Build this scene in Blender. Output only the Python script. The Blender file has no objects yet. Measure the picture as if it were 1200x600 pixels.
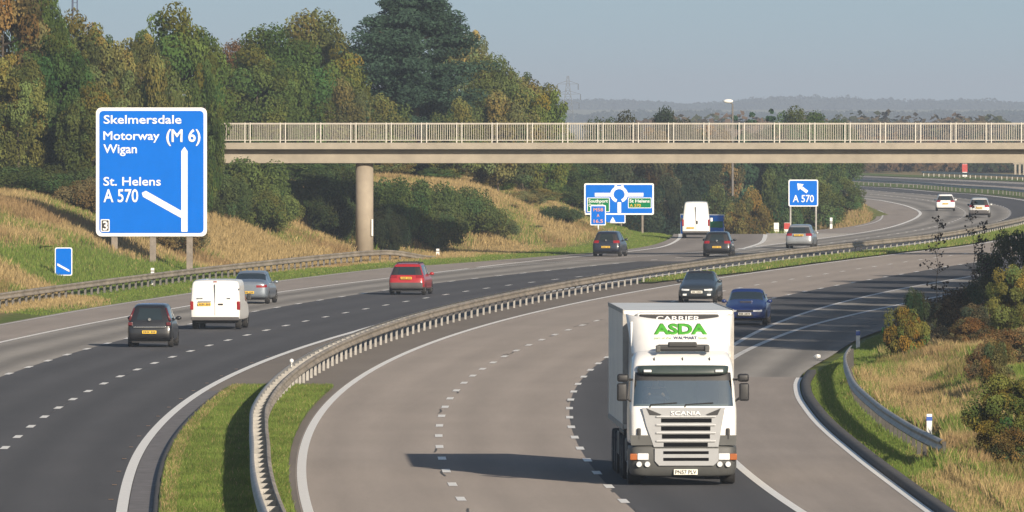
import bpy, bmesh, math, random
import numpy as np
from mathutils import Vector, Matrix, Euler

SC = bpy.context.scene
COL = SC.collection
R = math.radians
# ------------------------------------------------------------------ camera, sky, sun, exposure
F = 12100.0            # focal length in photo pixels (a long telephoto)
EYE = 8.5              # the photographer stands on an overbridge
cam_d = bpy.data.cameras.new("camera")
cam = bpy.data.objects.new("camera", cam_d)
COL.objects.link(cam)
cam.location = (0, 0, EYE)
cam.rotation_euler = (R(90), 0, 0)
cam_d.sensor_width = 36
cam_d.lens = 36 * F / 1200
cam_d.shift_y = -165 / 1200
cam_d.clip_start = 1
cam_d.clip_end = 30000
SC.camera = cam

SUN_EL = 19.0
SUN_AZ = math.atan2(0.43, -0.90)     # direction to the sun, measured from +Y towards +X
world = bpy.data.worlds.new("World")
SC.world = world
world.use_nodes = True
wn = world.node_tree
sky = wn.nodes.new("ShaderNodeTexSky")
sky.sky_type = 'NISHITA'
sky.sun_disc = False
sky.sun_elevation = R(SUN_EL)
sky.sun_rotation = SUN_AZ
sky.altitude = 50
sky.air_density = 1.3
sky.dust_density = 2.2
sky.ozone_density = 2.5
stc = wn.nodes.new("ShaderNodeTexCoord")
smp = wn.nodes.new("ShaderNodeMapping")          # lifts the sampled elevation clear of the brown rim of the sky model
smp.inputs["Location"].default_value = (0, 0, 0.16)
wn.links.new(stc.outputs["Generated"], smp.inputs[0])
wn.links.new(smp.outputs[0], sky.inputs[0])
bg = wn.nodes["Background"]
wn.links.new(sky.outputs[0], bg.inputs[0])
bg.inputs[1].default_value = 0.088

sun_d = bpy.data.lights.new("sun", 'SUN')
sun_d.energy = 4.6
sun_d.angle = R(0.5)
sun_d.color = (1.0, 0.87, 0.70)
sun = bpy.data.objects.new("sun", sun_d)
COL.objects.link(sun)
sd = Vector((math.sin(SUN_AZ) * math.cos(R(SUN_EL)), math.cos(SUN_AZ) * math.cos(R(SUN_EL)), math.sin(R(SUN_EL))))
sun.rotation_euler = sd.to_track_quat('Z', 'Y').to_euler()
sun.location = (60, -60, 80)

SC.view_settings.view_transform = 'Standard'
SC.view_settings.look = 'None'
SC.view_settings.gamma = 1
SC.view_settings.use_curve_mapping = False
SC.view_settings.exposure = 0.42
SC.cycles.max_bounces = 6
SC.cycles.volume_bounces = 0
SC.cycles.transparent_max_bounces = 8
SC.cycles.use_denoising = True

# ------------------------------------------------------------------ helpers
def tag(o, label=None, cat=None, group=None, kind=None):
    if label: o["label"] = label
    if cat: o["category"] = cat
    if group: o["group"] = group
    if kind: o["kind"] = kind
    return o

def empty(name, loc, label=None, cat=None, rz=0.0, group=None):
    o = bpy.data.objects.new(name, None)
    COL.objects.link(o)
    o.location = loc
    o.rotation_euler = (0, 0, rz)
    o.empty_display_size = 0.2
    return tag(o, label, cat, group)

def link_mesh(name, me, mat=None, parent=None, smooth=False):
    o = bpy.data.objects.new(name, me)
    COL.objects.link(o)
    if mat is not None:
        me.materials.clear()
        me.materials.append(mat)
    if parent is not None: o.parent = parent
    if smooth and len(me.polygons):
        me.polygons.foreach_set("use_smooth", np.ones(len(me.polygons), bool))
    return o

def np_mesh(name, V, Fc, col=None):
    """V (n,3), Fc (m,3|4) -> mesh; col (n,3) point colours."""
    V = np.asarray(V, np.float32); Fc = np.asarray(Fc, np.int32)
    me = bpy.data.meshes.new(name)
    m, k = Fc.shape
    me.vertices.add(len(V)); me.vertices.foreach_set("co", V.ravel())
    me.loops.add(m * k); me.loops.foreach_set("vertex_index", Fc.ravel())
    me.polygons.add(m)
    me.polygons.foreach_set("loop_start", np.arange(0, m * k, k, dtype=np.int32))
    me.polygons.foreach_set("loop_total", np.full(m, k, np.int32))
    if col is not None:
        ca = me.color_attributes.new("Col", 'FLOAT_COLOR', 'POINT')
        ca.data.foreach_set("color", np.c_[col, np.ones(len(V))].astype(np.float32).ravel())
    me.update(calc_edges=True)
    me.validate()
    return me

def bm_obj(name, bm, mat, parent=None, smooth=False):
    me = bpy.data.meshes.new(name)
    bmesh.ops.recalc_face_normals(bm, faces=bm.faces)
    bm.to_mesh(me); bm.free()
    return link_mesh(name, me, mat, parent, smooth)

def add_box(bm, x0, x1, y0, y1, z0, z1, bevel=0.0, seg=2):
    v = [bm.verts.new((x, y, z)) for x in (x0, x1) for y in (y0, y1) for z in (z0, z1)]
    fs = [bm.faces.new([v[i] for i in q]) for q in ((0,1,3,2),(4,6,7,5),(0,4,5,1),(2,3,7,6),(0,2,6,4),(1,5,7,3))]
    if bevel > 0:
        es = list({e for f in fs for e in f.edges})
        bmesh.ops.bevel(bm, geom=es, offset=bevel, segments=seg, affect='EDGES', profile=0.6)

def box_obj(name, x0, x1, y0, y1, z0, z1, mat, parent=None, bevel=0.0):
    bm = bmesh.new(); add_box(bm, x0, x1, y0, y1, z0, z1, bevel)
    return bm_obj(name, bm, mat, parent)

def add_tube(bm, p, q, r0, r1, n=8, cap=True):
    p = Vector(p); q = Vector(q); d = (q - p).normalized()
    a = d.orthogonal().normalized(); b = d.cross(a)
    A = []; B = []
    for i in range(n):
        t = 2 * math.pi * i / n
        u = a * math.cos(t) + b * math.sin(t)
        A.append(bm.verts.new(p + u * r0)); B.append(bm.verts.new(q + u * r1))
    for i in range(n):
        j = (i + 1) % n
        bm.faces.new((A[i], A[j], B[j], B[i]))
    if cap:
        bm.faces.new(A[::-1]); bm.faces.new(B)

def add_poly(bm, pts, y0, y1):
    """a polygon in x,z thickened from y0 (front) to y1."""
    A = [bm.verts.new((x, y0, z)) for x, z in pts]
    B = [bm.verts.new((x, y1, z)) for x, z in pts]
    bm.faces.new(A); bm.faces.new(B[::-1])
    n = len(pts)
    for i in range(n):
        j = (i + 1) % n
        bm.faces.new((A[j], A[i], B[i], B[j]))

def round_rect(x0, x1, z0, z1, r, n=4):
    pts = []
    for cx, cz, a0 in ((x1 - r, z1 - r, 0), (x0 + r, z1 - r, 90), (x0 + r, z0 + r, 180), (x1 - r, z0 + r, 270)):
        for i in range(n + 1):
            a = R(a0 + 90 * i / n)
            pts.append((cx + r * math.cos(a), cz + r * math.sin(a)))
    return pts

def lettering(name, text, x0, x1, z0, z1, y, mat, parent, bold=0.0, depth=0.012, rot=None):
    """raised letters filling x0..x1, z0..z1 (z0 = baseline, z1 = cap height), facing -Y."""
    cu = bpy.data.curves.new(name, 'FONT')
    cu.body = text
    cu.size = 1.0
    cu.bevel_depth = max(.002, bold)
    cu.bevel_resolution = 0
    cu.resolution_u = 3
    o = bpy.data.objects.new(name, cu)
    COL.objects.link(o)
    dg = bpy.context.evaluated_depsgraph_get()
    me = bpy.data.meshes.new_from_object(o.evaluated_get(dg))
    bpy.data.objects.remove(o); bpy.data.curves.remove(cu)
    co = np.empty(len(me.vertices) * 3); me.vertices.foreach_get("co", co); co = co.reshape(-1, 3)
    xa, xb = co[:, 0].min(), co[:, 0].max()
    cap = 0.70 + bold                       # cap height of the built-in font
    za, zb = co[:, 2].min(), co[:, 2].max()
    out = np.empty_like(co)
    out[:, 0] = x0 + (co[:, 0] - xa) / (xb - xa) * (x1 - x0)
    out[:, 2] = z0 + co[:, 1] / cap * (z1 - z0)
    out[:, 1] = y + depth * (zb - co[:, 2]) / (zb - za)
    me.vertices.foreach_set("co", out.ravel())
    me.update()
    return link_mesh(name, me, mat, parent)

def gp(px, py, h=0.0):
    """photo pixel -> the point of the level h it shows (used to survey the site)."""
    k = (py - 135.0) / (EYE - h)
    return ((px - 600.0) / k, F / k)

def at(px, py, Y):
    return ((px - 600.0) * Y / F, EYE - (py - 135.0) * Y / F)

def pchip(xs, ys):
    xs = np.asarray(xs, float); ys = np.asarray(ys, float)
    h = np.diff(xs); d = np.diff(ys) / h
    m = np.zeros(len(xs))
    for i in range(1, len(xs) - 1):
        if d[i-1] * d[i] > 0:
            w1 = 2*h[i] + h[i-1]; w2 = h[i] + 2*h[i-1]
            m[i] = (w1 + w2) / (w1 / d[i-1] + w2 / d[i])
    m[0] = d[0]; m[-1] = d[-1]
    def f(x):
        x = np.asarray(x, float)
        i = np.clip(np.searchsorted(xs, x) - 1, 0, len(h) - 1)
        t = (x - xs[i]) / h[i]
        y = ((1+2*t)*(1-t)**2*ys[i] + t*(1-t)**2*h[i]*m[i] + t*t*(3-2*t)*ys[i+1] + t*t*(t-1)*h[i]*m[i+1])
        y = np.where(x < xs[0], ys[0] + (x - xs[0]) * m[0], y)
        return np.where(x > xs[-1], ys[-1] + (x - xs[-1]) * m[-1], y)
    return f

def sstep(a, b, x):
    t = np.clip((np.asarray(x, float) - a) / (b - a), 0, 1)
    return t * t * (3 - 2 * t)

_rs = np.random.RandomState(5)
_NT = _rs.rand(256, 256)
def vnoise(x, y):
    x = np.asarray(x, float); y = np.asarray(y, float)
    i = np.floor(x).astype(int); j = np.floor(y).astype(int)
    u = x - i; v = y - j
    u = u*u*(3-2*u); v = v*v*(3-2*v)
    g = lambda a, b: _NT[a % 256, b % 256]
    return (g(i, j)*(1-u) + g(i+1, j)*u)*(1-v) + (g(i, j+1)*(1-u) + g(i+1, j+1)*u)*v

# ------------------------------------------------------------------ materials
def new_mat(name):
    m = bpy.data.materials.new(name); m.use_nodes = True
    return m, m.node_tree, m.node_tree.nodes["Principled BSDF"]

def mat(name, col, rough=0.6, metal=0.0, var=0.12, scale=3.0, coat=0.0, spec=0.5, detail=4, bump=0.0, emit=0.0):
    m, nt, b = new_mat(name)
    b.inputs["Roughness"].default_value = rough
    b.inputs["Metallic"].default_value = metal
    b.inputs["Specular IOR Level"].default_value = spec
    if coat: 
        b.inputs["Coat Weight"].default_value = coat
        b.inputs["Coat Roughness"].default_value = 0.06
    tc = nt.nodes.new("ShaderNodeTexCoord")
    nz = nt.nodes.new("ShaderNodeTexNoise"); nz.inputs["Scale"].default_value = scale
    nz.inputs["Detail"].default_value = detail; nz.inputs["Roughness"].default_value = 0.65
    nt.links.new(tc.outputs["Object"], nz.inputs["Vector"])
    rp = nt.nodes.new("ShaderNodeValToRGB")
    lo = [max(0, c * (1 - var)) for c in col]; hi = [min(1, c * (1 + var)) for c in col]
    rp.color_ramp.elements[0].position = 0.3; rp.color_ramp.elements[1].position = 0.7
    rp.color_ramp.elements[0].color = (*lo, 1); rp.color_ramp.elements[1].color = (*hi, 1)
    nt.links.new(nz.outputs["Fac"], rp.inputs[0]); nt.links.new(rp.outputs[0], b.inputs["Base Color"])
    if bump:
        bp = nt.nodes.new("ShaderNodeBump"); bp.inputs["Strength"].default_value = bump
        nt.links.new(nz.outputs["Fac"], bp.inputs["Height"]); nt.links.new(bp.outputs[0], b.inputs["Normal"])
    if emit:
        b.inputs["Emission Color"].default_value = (*col, 1); b.inputs["Emission Strength"].default_value = emit
    return m

def asphalt(name, col, patch=0.25, speck=0.35, wheel=0.0, wear=(0.5, 0.5, 0.5)):
    """worn asphalt: aggregate speckle, long stains along the lane (uv v = metres along, u = 0..1 across)."""
    m, nt, b = new_mat(name)
    b.inputs["Roughness"].default_value = 0.85
    b.inputs["Specular IOR Level"].default_value = 0.12
    if "Diffuse Roughness" in b.inputs: b.inputs["Diffuse Roughness"].default_value = 0.9
    N = nt.nodes.new; L = nt.links.new
    uv = N("ShaderNodeUVMap"); uv.uv_map = "UVMap"
    tc = N("ShaderNodeTexCoord")
    n1 = N("ShaderNodeTexNoise"); n1.inputs["Scale"].default_value = 9; n1.inputs["Detail"].default_value = 6
    n1.inputs["Roughness"].default_value = 0.8
    L(tc.outputs["Object"], n1.inputs["Vector"])
    mp = N("ShaderNodeMapping"); mp.inputs["Scale"].default_value = (3.0, 0.035, 1)
    L(uv.outputs[0], mp.inputs[0])
    n2 = N("ShaderNodeTexNoise"); n2.inputs["Scale"].default_value = 1.0; n2.inputs["Detail"].default_value = 5
    n2.inputs["Roughness"].default_value = 0.7
    L(mp.outputs[0], n2.inputs["Vector"])
    n3 = N("ShaderNodeTexNoise"); n3.inputs["Scale"].default_value = 0.12; n3.inputs["Detail"].default_value = 4
    L(tc.outputs["Object"], n3.inputs["Vector"])
    def mad(src, k, off):
        q = N("ShaderNodeMath"); q.operation = 'MULTIPLY_ADD'
        L(src, q.inputs[0]); q.inputs[1].default_value = k; q.inputs[2].default_value = off
        return q.outputs[0]
    a1 = mad(n1.outputs["Fac"], 2 * speck, 1 - speck)
    a2 = mad(n2.outputs["Fac"], 2 * patch, 1 - patch)
    a3 = mad(n3.outputs["Fac"], patch, 1 - patch / 2)
    def mul(p, q):
        r = N("ShaderNodeMath"); r.operation = 'MULTIPLY'; L(p, r.inputs[0]); L(q, r.inputs[1]); return r.outputs[0]
    tot = mul(mul(a1, a2), a3)
    if wheel:
        sp = N("ShaderNodeSeparateXYZ"); L(uv.outputs[0], sp.inputs[0])
        w = N("ShaderNodeMath"); w.operation = 'MULTIPLY'; L(sp.outputs[0], w.inputs[0]); w.inputs[1].default_value = 4 * math.pi
        c = N("ShaderNodeMath"); c.operation = 'COSINE'; L(w.outputs[0], c.inputs[0])
        tot = mul(tot, mad(c.outputs[0], wheel, 1 - wheel * 0.3))
    mx = N("ShaderNodeMixRGB"); mx.blend_type = 'MULTIPLY'; mx.inputs[0].default_value = 1
    mx.inputs[1].default_value = (*col, 1); L(tot, mx.inputs[2])
    L(mx.outputs[0], b.inputs["Base Color"])
    bp = N("ShaderNodeBump"); bp.inputs["Strength"].default_value = 0.25; bp.inputs["Distance"].default_value = 0.02
    L(n1.outputs["Fac"], bp.inputs["Height"]); L(bp.outputs[0], b.inputs["Normal"])
    return m

def leaf_mat(name, use_obj=True, trans=0.25):
    m = bpy.data.materials.new(name); m.use_nodes = True
    nt = m.node_tree; nt.nodes.clear(); N = nt.nodes.new; L = nt.links.new
    out = N("ShaderNodeOutputMaterial")
    at_ = N("ShaderNodeAttribute"); at_.attribute_name = "Col"
    src = at_.outputs["Color"]
    if use_obj:
        oi = N("ShaderNodeObjectInfo")
        mx = N("ShaderNodeMixRGB"); mx.blend_type = 'MULTIPLY'; mx.inputs[0].default_value = 1
        L(oi.outputs["Color"], mx.inputs[1]); L(src, mx.inputs[2]); src = mx.outputs[0]
    d = N("ShaderNodeBsdfDiffuse"); d.inputs["Roughness"].default_value = 0.8
    t = N("ShaderNodeBsdfTranslucent")
    L(src, d.inputs[0]); L(src, t.inputs[0])
    ms = N("ShaderNodeMixShader"); ms.inputs[0].default_value = trans
    L(d.outputs[0], ms.inputs[1]); L(t.outputs[0], ms.inputs[2]); L(ms.outputs[0], out.inputs[0])
    return m

def glass_mat(name, tint=(0.02, 0.03, 0.035), rough=0.04):
    m, nt, b = new_mat(name)
    b.inputs["Base Color"].default_value = (*tint, 1)
    b.inputs["Roughness"].default_value = rough
    b.inputs["Specular IOR Level"].default_value = 0.6
    b.inputs["Coat Weight"].default_value = 0.3
    nz = nt.nodes.new("ShaderNodeTexNoise"); nz.inputs["Scale"].default_value = 2.5
    bp = nt.nodes.new("ShaderNodeBump"); bp.inputs["Strength"].default_value = 0.02
    nt.links.new(nz.outputs["Fac"], bp.inputs["Height"]); nt.links.new(bp.outputs[0], b.inputs["Normal"])
    return m

M = {}
M["lane_dark"] = asphalt("dark_asphalt", (0.044, 0.045, 0.050), 0.22, 0.35, 0.08)
M["lane_mid"] = asphalt("worn_asphalt", (0.172, 0.154, 0.142), 0.22, 0.3, 0.05)
M["lane_grey"] = asphalt("grey_asphalt", (0.135, 0.130, 0.125), 0.3, 0.3, 0.22)
M["shoulder"] = asphalt("shoulder_asphalt", (0.150, 0.136, 0.128), 0.3, 0.35)
M["reserve"] = asphalt("reserve_asphalt", (0.100, 0.090, 0.082), 0.3, 0.45)
M["slip"] = asphalt("slip_asphalt", (0.13, 0.12, 0.115), 0.3, 0.3, 0.1)
M["gore"] = asphalt("gore_asphalt", (0.22, 0.21, 0.20), 0.3, 0.3)
M["drain"] = mat("drain_concrete", (0.17, 0.155, 0.15), 0.9, var=0.3, scale=2.0)
M["kerb"] = mat("kerb_concrete", (0.07, 0.066, 0.062), 0.9, var=0.35, scale=3.0)
M["line"] = mat("road_paint", (0.88, 0.85, 0.79), 0.7, var=0.06, scale=5.0)
M["line_worn"] = mat("worn_road_paint", (0.62, 0.60, 0.57), 0.8, var=0.3, scale=2.0)
M["stud"] = mat("amber_stud", (0.55, 0.28, 0.08), 0.5)
M["concrete"] = mat("bridge_concrete", (0.315, 0.28, 0.225), 0.85, var=0.16, scale=0.9, detail=8)
M["concrete_col"] = mat("column_concrete", (0.335, 0.285, 0.22), 0.85, var=0.13, scale=1.6, detail=8)
M["rail_post"] = mat("parapet_post_metal", (0.55, 0.52, 0.46), 0.6, var=0.1)
M["barrier_post"] = mat("shaded_steel_post", (0.07, 0.066, 0.06), 0.8, var=0.25)  # steel posts with the shade below the beam put into their colour
M["rail"] = mat("parapet_metal", (0.42, 0.39, 0.34), 0.6, var=0.1)
M["galv"] = mat("galvanised_steel", (0.36, 0.345, 0.32), 0.55, 0.25, var=0.25, scale=1.2)
M["galv_worn_sunlit"] = mat("weathered_sunlit_steel", (0.29, 0.25, 0.20), 0.7, 0.1, var=0.4, scale=0.8)  # weathered steel, with the tan of sunlight put into its colour
M["galv_dark"] = mat("grey_steel_post", (0.16, 0.15, 0.14), 0.7, 0.2, var=0.2)
M["post_pale"] = mat("pale_steel_post", (0.36, 0.345, 0.32), 0.6, 0.1, var=0.2)
M["sign_blue"] = mat("sign_blue", (0.0, 0.135, 0.60), 0.8, var=0.05, scale=1.0, spec=0.05)
M["sign_white"] = mat("sign_white", (0.80, 0.81, 0.83), 0.4, var=0.02)
M["sign_green"] = mat("sign_green", (0.0, 0.17, 0.06), 0.7, var=0.05, spec=0.05)
M["sign_yellow"] = mat("sign_yellow", (0.75, 0.45, 0.03), 0.4)
M["sign_back"] = mat("sign_back_grey", (0.25, 0.25, 0.25), 0.6, 0.3)
M["sign_black"] = mat("sign_black", (0.02, 0.02, 0.02), 0.5)
M["sign_red"] = mat("sign_red", (0.40, 0.035, 0.028), 0.5)
M["sign_orange"] = mat("sign_orange", (0.75, 0.30, 0.12), 0.5)
M["wood_post"] = mat("grey_post", (0.22, 0.19, 0.16), 0.8, var=0.25)
M["white"] = mat("white_plastic", (0.78, 0.78, 0.76), 0.5, var=0.05)
M["blue_band"] = mat("blue_reflector", (0.03, 0.10, 0.42), 0.4)
M["orange"] = mat("orange_reflector", (0.62, 0.22, 0.06), 0.4)
M["black"] = mat("black_plastic", (0.018, 0.018, 0.02), 0.5, var=0.2)
M["tyre"] = mat("tyre_rubber", (0.022, 0.021, 0.021), 0.85, var=0.3)
M["rim"] = mat("alloy_rim", (0.45, 0.44, 0.42), 0.35, 0.7)
M["glass"] = glass_mat("car_glass")
M["glass_truck_side"] = glass_mat("side_glass", (0.03, 0.04, 0.04))
M["tail_dark"] = mat("dark_tail_lens", (0.11, 0.012, 0.016), 0.3, coat=0.4)
M["taillight"] = mat("tail_lens", (0.26, 0.012, 0.016), 0.2, coat=0.6)
M["headlight"] = mat("head_lens", (0.72, 0.74, 0.76), 0.12, coat=0.8)
M["amber"] = mat("amber_lens", (0.34, 0.10, 0.025), 0.25, coat=0.3)
M["plate_y"] = mat("yellow_plate", (0.80, 0.50, 0.04), 0.45, var=0.04)
M["plate_w"] = mat("white_plate", (0.78, 0.77, 0.70), 0.45, var=0.04)
M["chrome"] = mat("chrome", (0.75, 0.75, 0.74), 0.15, 0.9)
M["leaf"] = leaf_mat("leaves", True, 0.25)
M["blade"] = leaf_mat("grass_blades", False, 0.3)
M["bark"] = mat("bark", (0.10, 0.08, 0.06), 0.9, var=0.35, scale=4)
# ------------------------------------------------------------------ site survey: lines of the motorway, x as a function of y (metres)
def join(fa, fb, z0, z1):
    return lambda z: fa(z) * (1 - sstep(z0, z1, z)) + fb(z) * sstep(z0, z1, z)
_c = [-4.84236038e-10, 7.05918955e-07, -1.15442708e-04, -6.32288063e-02, 8.79122028e+00]
_rl_near = lambda z: np.polyval(_c, np.asarray(z, float))
_rl_far = pchip([560, 606, 640, 672, 750, 850, 950, 1028, 1143, 1318, 1450, 1600],
                [13.6, 19.9, 24.8, 29.66, 38, 47.0, 54.5, 58.5, 56.7, 43.6, 30, 12])
RL = join(_rl_near, _rl_far, 600, 660)
_o1 = pchip([0, 221, 300, 400, 500, 560, 632, 700], [3.5, 3.45, 3.48, 3.88, 4.05, 4.25, 3.95, 3.9])
_o2 = pchip([0, 221, 300, 400, 480, 560, 583, 700], [7.0, 7.0, 7.1, 7.6, 8.0, 8.4, 8.3, 8.2])
_o3 = pchip([0, 221, 300, 384, 450, 500, 545, 700], [10.6, 10.55, 10.75, 11.4, 11.75, 12.15, 12.7, 13.2])
RD1 = lambda z: RL(z) + _o1(z)
RD2 = lambda z: RL(z) + _o2(z)
RE = lambda z: RL(z) + _o3(z)
REL = pchip([330, 365, 387, 417, 440, 461, 496, 560, 640, 720], [6.05, 7.97, 9.5, 12.06, 14.57, 17.13, 21.6, 30, 41, 51])
RKERB = pchip([0, 150, 200, 221, 236, 258, 283, 305, 323, 338, 365, 390, 440, 500, 560, 700, 850, 1000, 1150, 1294, 1400, 1600],
              [19.0, 10.9, 9.25, 8.95, 8.78, 8.57, 8.45, 8.58, 8.92, 9.5, 11.3, 13.0, 18.0, 25.5, 33, 52, 66, 76, 76, 66, 55, 30])
_l1 = pchip([0, 339, 376, 444, 500, 523, 548, 566, 585, 620, 655], [-11.5, -11.72, -11.95, -12.28, -12.55, -12.62, -12.4, -12.1, -11.9, -11.2, -9.6])
_l2 = pchip([0, 264, 336, 400, 467, 506, 525, 542, 560, 600, 655], [-7.5, -7.64, -7.85, -7.97, -8.12, -8.28, -8.1, -7.8, -7.5, -7.3, -6.6])
_lr = pchip([0, 221, 270, 330, 400, 423, 500, 600, 655], [-3.95, -4.0, -4.17, -4.3, -4.28, -4.4, -4.15, -4.05, -3.9])
_lh = pchip([0, 386, 440, 492, 536, 553, 580, 620], [-15.6, -16.17, -16.5, -16.95, -17.15, -17.3, -17.55, -17.75])
_lo = pchip([0, 418, 450, 484, 525, 554, 574, 600], [-19.2, -19.68, -20.1, -20.6, -21.4, -21.9, -22.3, -22.8])
LMAIN = pchip([600, 655, 679, 708, 738, 772, 815, 863, 898, 927, 984, 1023, 1060, 1150, 1230, 1400, 1600],
              [9.3, 14.3, 17.3, 20.9, 24.4, 27.8, 31.0, 33.9, 35.5, 36.3, 37.0, 36.8, 35.5, 31, 26, 11, -10])
LR = join(lambda z: RL(z) + _lr(z), pchip([600, 655, 740, 827, 894, 960, 1028, 1100, 1143, 1206, 1232, 1400, 1600],
          [14.9, 23, 33.5, 42.6, 47.0, 49.9, 51.0, 49.9, 46.8, 44.0, 41.2, 28, 8]), 600, 655)
LD1 = join(lambda z: RL(z) + _l1(z), lambda z: LMAIN(z) + (LR(z) - LMAIN(z)) * 0.335, 610, 655)
LD2 = join(lambda z: RL(z) + _l2(z), lambda z: LMAIN(z) + (LR(z) - LMAIN(z)) * 0.67, 610, 655)
LHS = join(lambda z: RL(z) + _lh(z), pchip([536, 553, 575, 595, 622, 641, 665, 688, 722, 760, 800],
          [-6.5, -4.6, -2.1, 0.4, 4.2, 7.0, 9.6, 10.75, 11.75, 12.2, 12.2]), 556, 590)
LOUT = lambda z: RL(z) + _lo(z)
LEDGE = join(lambda z: RL(z) + _lo(z) - 0.3, pchip([554, 574, 600, 625, 641, 665, 688, 722, 760, 800, 900],
          [-9.9, -6.6, -1.8, 2.6, 5.5, 8.4, 9.9, 11.2, 11.8, 11.8, 11.8]), 556, 590)
SLIPR = pchip([600, 661, 690, 715, 730, 760, 800], [10.2, 15.0, 16.7, 17.5, 17.9, 18.4, 18.4])
NOSE = pchip([735, 745, 760, 786, 831, 877, 898, 919, 1000, 1060, 1150, 1230, 1400, 1600],
             [18.6, 20.2, 22.0, 25.6, 29.0, 31.0, 31.8, 32.2, 33, 31.5, 27, 22, 7, -15])

def bank_edge(z):
    return np.where(z < 735, LEDGE(z), np.maximum(LEDGE(np.minimum(z, 800)), 11.8))

TOE = pchip([0, 530, 580, 616, 650, 690, 740, 800], [3, 3.2, 6.0, 9.0, 5.0, 2.0, 2.0, 2.0])
def ground_h(x, y):
    x = np.asarray(x, float); y = np.asarray(y, float)
    h = np.full(np.broadcast(x, y).shape, -0.07)
    # left cutting slope
    o = LEDGE(np.clip(y, 0, 735)) - x
    fade = 1 - 0.75 * sstep(725, 800, y)
    t = TOE(np.clip(y, 0, 800)); u = np.clip((o - t) / 12.5, 0, 1)
    bank = (4.0 * (0.55 * u + 0.45 * u * u * (3 - 2 * u)) + 0.12 * sstep(0.2, 1.5, o) + 0.03 * np.clip(o - t - 13, 0, 60)) * fade
    bank = bank + 0.25 * (vnoise(x * .35, y * .12) - .5) * sstep(t, t + 4, o)
    h = np.where(o > 0.2, np.maximum(h, bank - 0.07), h)
    # the slip road drops away to the roundabout under the motorway
    dip = 3.2 * sstep(738, 800, y) * sstep(30, 20, x) * sstep(-30, 0, x) * (1 - sstep(1000, 1100, y))
    h = h - dip
    # nose between slip and main line
    nz = sstep(738, 760, y) * sstep(0.3, 2.0, NOSE(np.clip(y, 735, 1600)) - x) * sstep(18, 20.5, x)
    h = h + nz * (0.15 + 1.0 * sstep(760, 900, y)) * (1 - sstep(1250, 1400, y))
    # right bank
    q = x - RKERB(np.clip(y, 0, 1600))
    rb = (0.10 * sstep(0.35, 0.8, q) + 3.2 * sstep(-2.0, 15, q - 2.6) * sstep(0, 3, q - 2.2) * (0.45 + 0.55 * sstep(400, 300, y))
          + 0.06 * np.clip(q - 18, 0, 40)) * (1 - sstep(700, 900, y))
    rb = rb + 0.2 * (vnoise(x * .5, y * .2 + 40) - .5) * sstep(3, 8, q)
    h = np.where(q > 0.35, np.maximum(h, rb - 0.05), h)
    # distant country: gentle rise to wooded ridges
    h = h + 0.5 * sstep(1700, 2400, y) + 4.0 * sstep(5500, 6400, y) + 9.0 * sstep(7600, 8900, y)
    return h

def spaced(a, b, s): return list(np.arange(a, b, s))
gx = [-9000, -6000, -3500, -2000, -1100, -600, -350, -220, -150, -110] + spaced(-85, -40, 2.5) + spaced(-40, 30, 0.7) + spaced(30, 95, 2.5) + [110, 150, 220, 350, 600, 1100, 2000, 3500, 6000, 9000]
gy = [-400, -150, -50, 0, 50, 100, 150, 180] + spaced(200, 360, 1.5) + spaced(360, 800, 2.5) + spaced(800, 1650, 10) + [1700, 1800, 2000, 2200, 2400, 2700, 3000, 3500, 4000, 4400, 4800, 5500, 6200, 6800, 7400, 8200, 8800, 9400, 12000, 16000]
GX, GY = np.meshgrid(gx, gy)
GZ = ground_h(GX, GY)
nx, ny = len(gx), len(gy)
idx = np.arange(nx * ny).reshape(ny, nx)
quads = np.c_[idx[:-1, :-1].ravel(), idx[:-1, 1:].ravel(), idx[1:, 1:].ravel(), idx[1:, :-1].ravel()]

def lawn_mask(x, y):
    """mown / short green turf on the cutting side and the verges (1) against long dry grass (0)"""
    o = LEDGE(np.clip(y, 0, 735)) - x
    top = 9.5 * sstep(468, 500, y) * (1 - 0.75 * sstep(505, 556, y)) + 1.2
    g = sstep(0.8, -0.8, o - top + 2.0 * (vnoise(x * .5, y * .08) - .5))
    g = np.where(o < 0, 0.75, g)
    g = np.maximum(g, 0.9 * sstep(690, 712, y) * sstep(9, 4, o) * (o > 0))
    q = x - RKERB(np.clip(y, 0, 1600))
    gr = sstep(0.6, -0.6, q - 0.5 - 1.5 * sstep(236, 275, y) - 0.9 * (vnoise(x * .8, y * .1) - .5))
    g = np.where(q > 0, np.maximum(gr, 0.35 * sstep(0.5, 0.8, vnoise(x * .35 + 9, y * .07))), g)
    far = sstep(1650, 2000, y)
    return g * (1 - far) + 0.5 * far

mask = lawn_mask(GX, GY)
me = np_mesh("ground", np.c_[GX.ravel(), GY.ravel(), GZ.ravel()], quads, np.c_[mask.ravel()] * np.ones(3))
m, nt, b = new_mat("grass_ground")
N = nt.nodes.new; Lk = nt.links.new
a = N("ShaderNodeAttribute"); a.attribute_name = "Col"
tc = N("ShaderNodeTexCoord")
n1 = N("ShaderNodeTexNoise"); n1.inputs["Scale"].default_value = 1.4; n1.inputs["Detail"].default_value = 8; n1.inputs["Roughness"].default_value = .75
n2 = N("ShaderNodeTexNoise"); n2.inputs["Scale"].default_value = 0.22; n2.inputs["Detail"].default_value = 5
for n_ in (n1, n2): Lk(tc.outputs["Object"], n_.inputs["Vector"])
rg = N("ShaderNodeValToRGB"); rg.color_ramp.elements[0].color = (0.06, 0.10, 0.018, 1); rg.color_ramp.elements[1].color = (0.18, 0.22, 0.05, 1)
rg.color_ramp.elements[0].position = .3; rg.color_ramp.elements[1].position = .72
rt = N("ShaderNodeValToRGB"); rt.color_ramp.elements[0].color = (0.17, 0.125, 0.055, 1); rt.color_ramp.elements[1].color = (0.42, 0.32, 0.16, 1)
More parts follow.
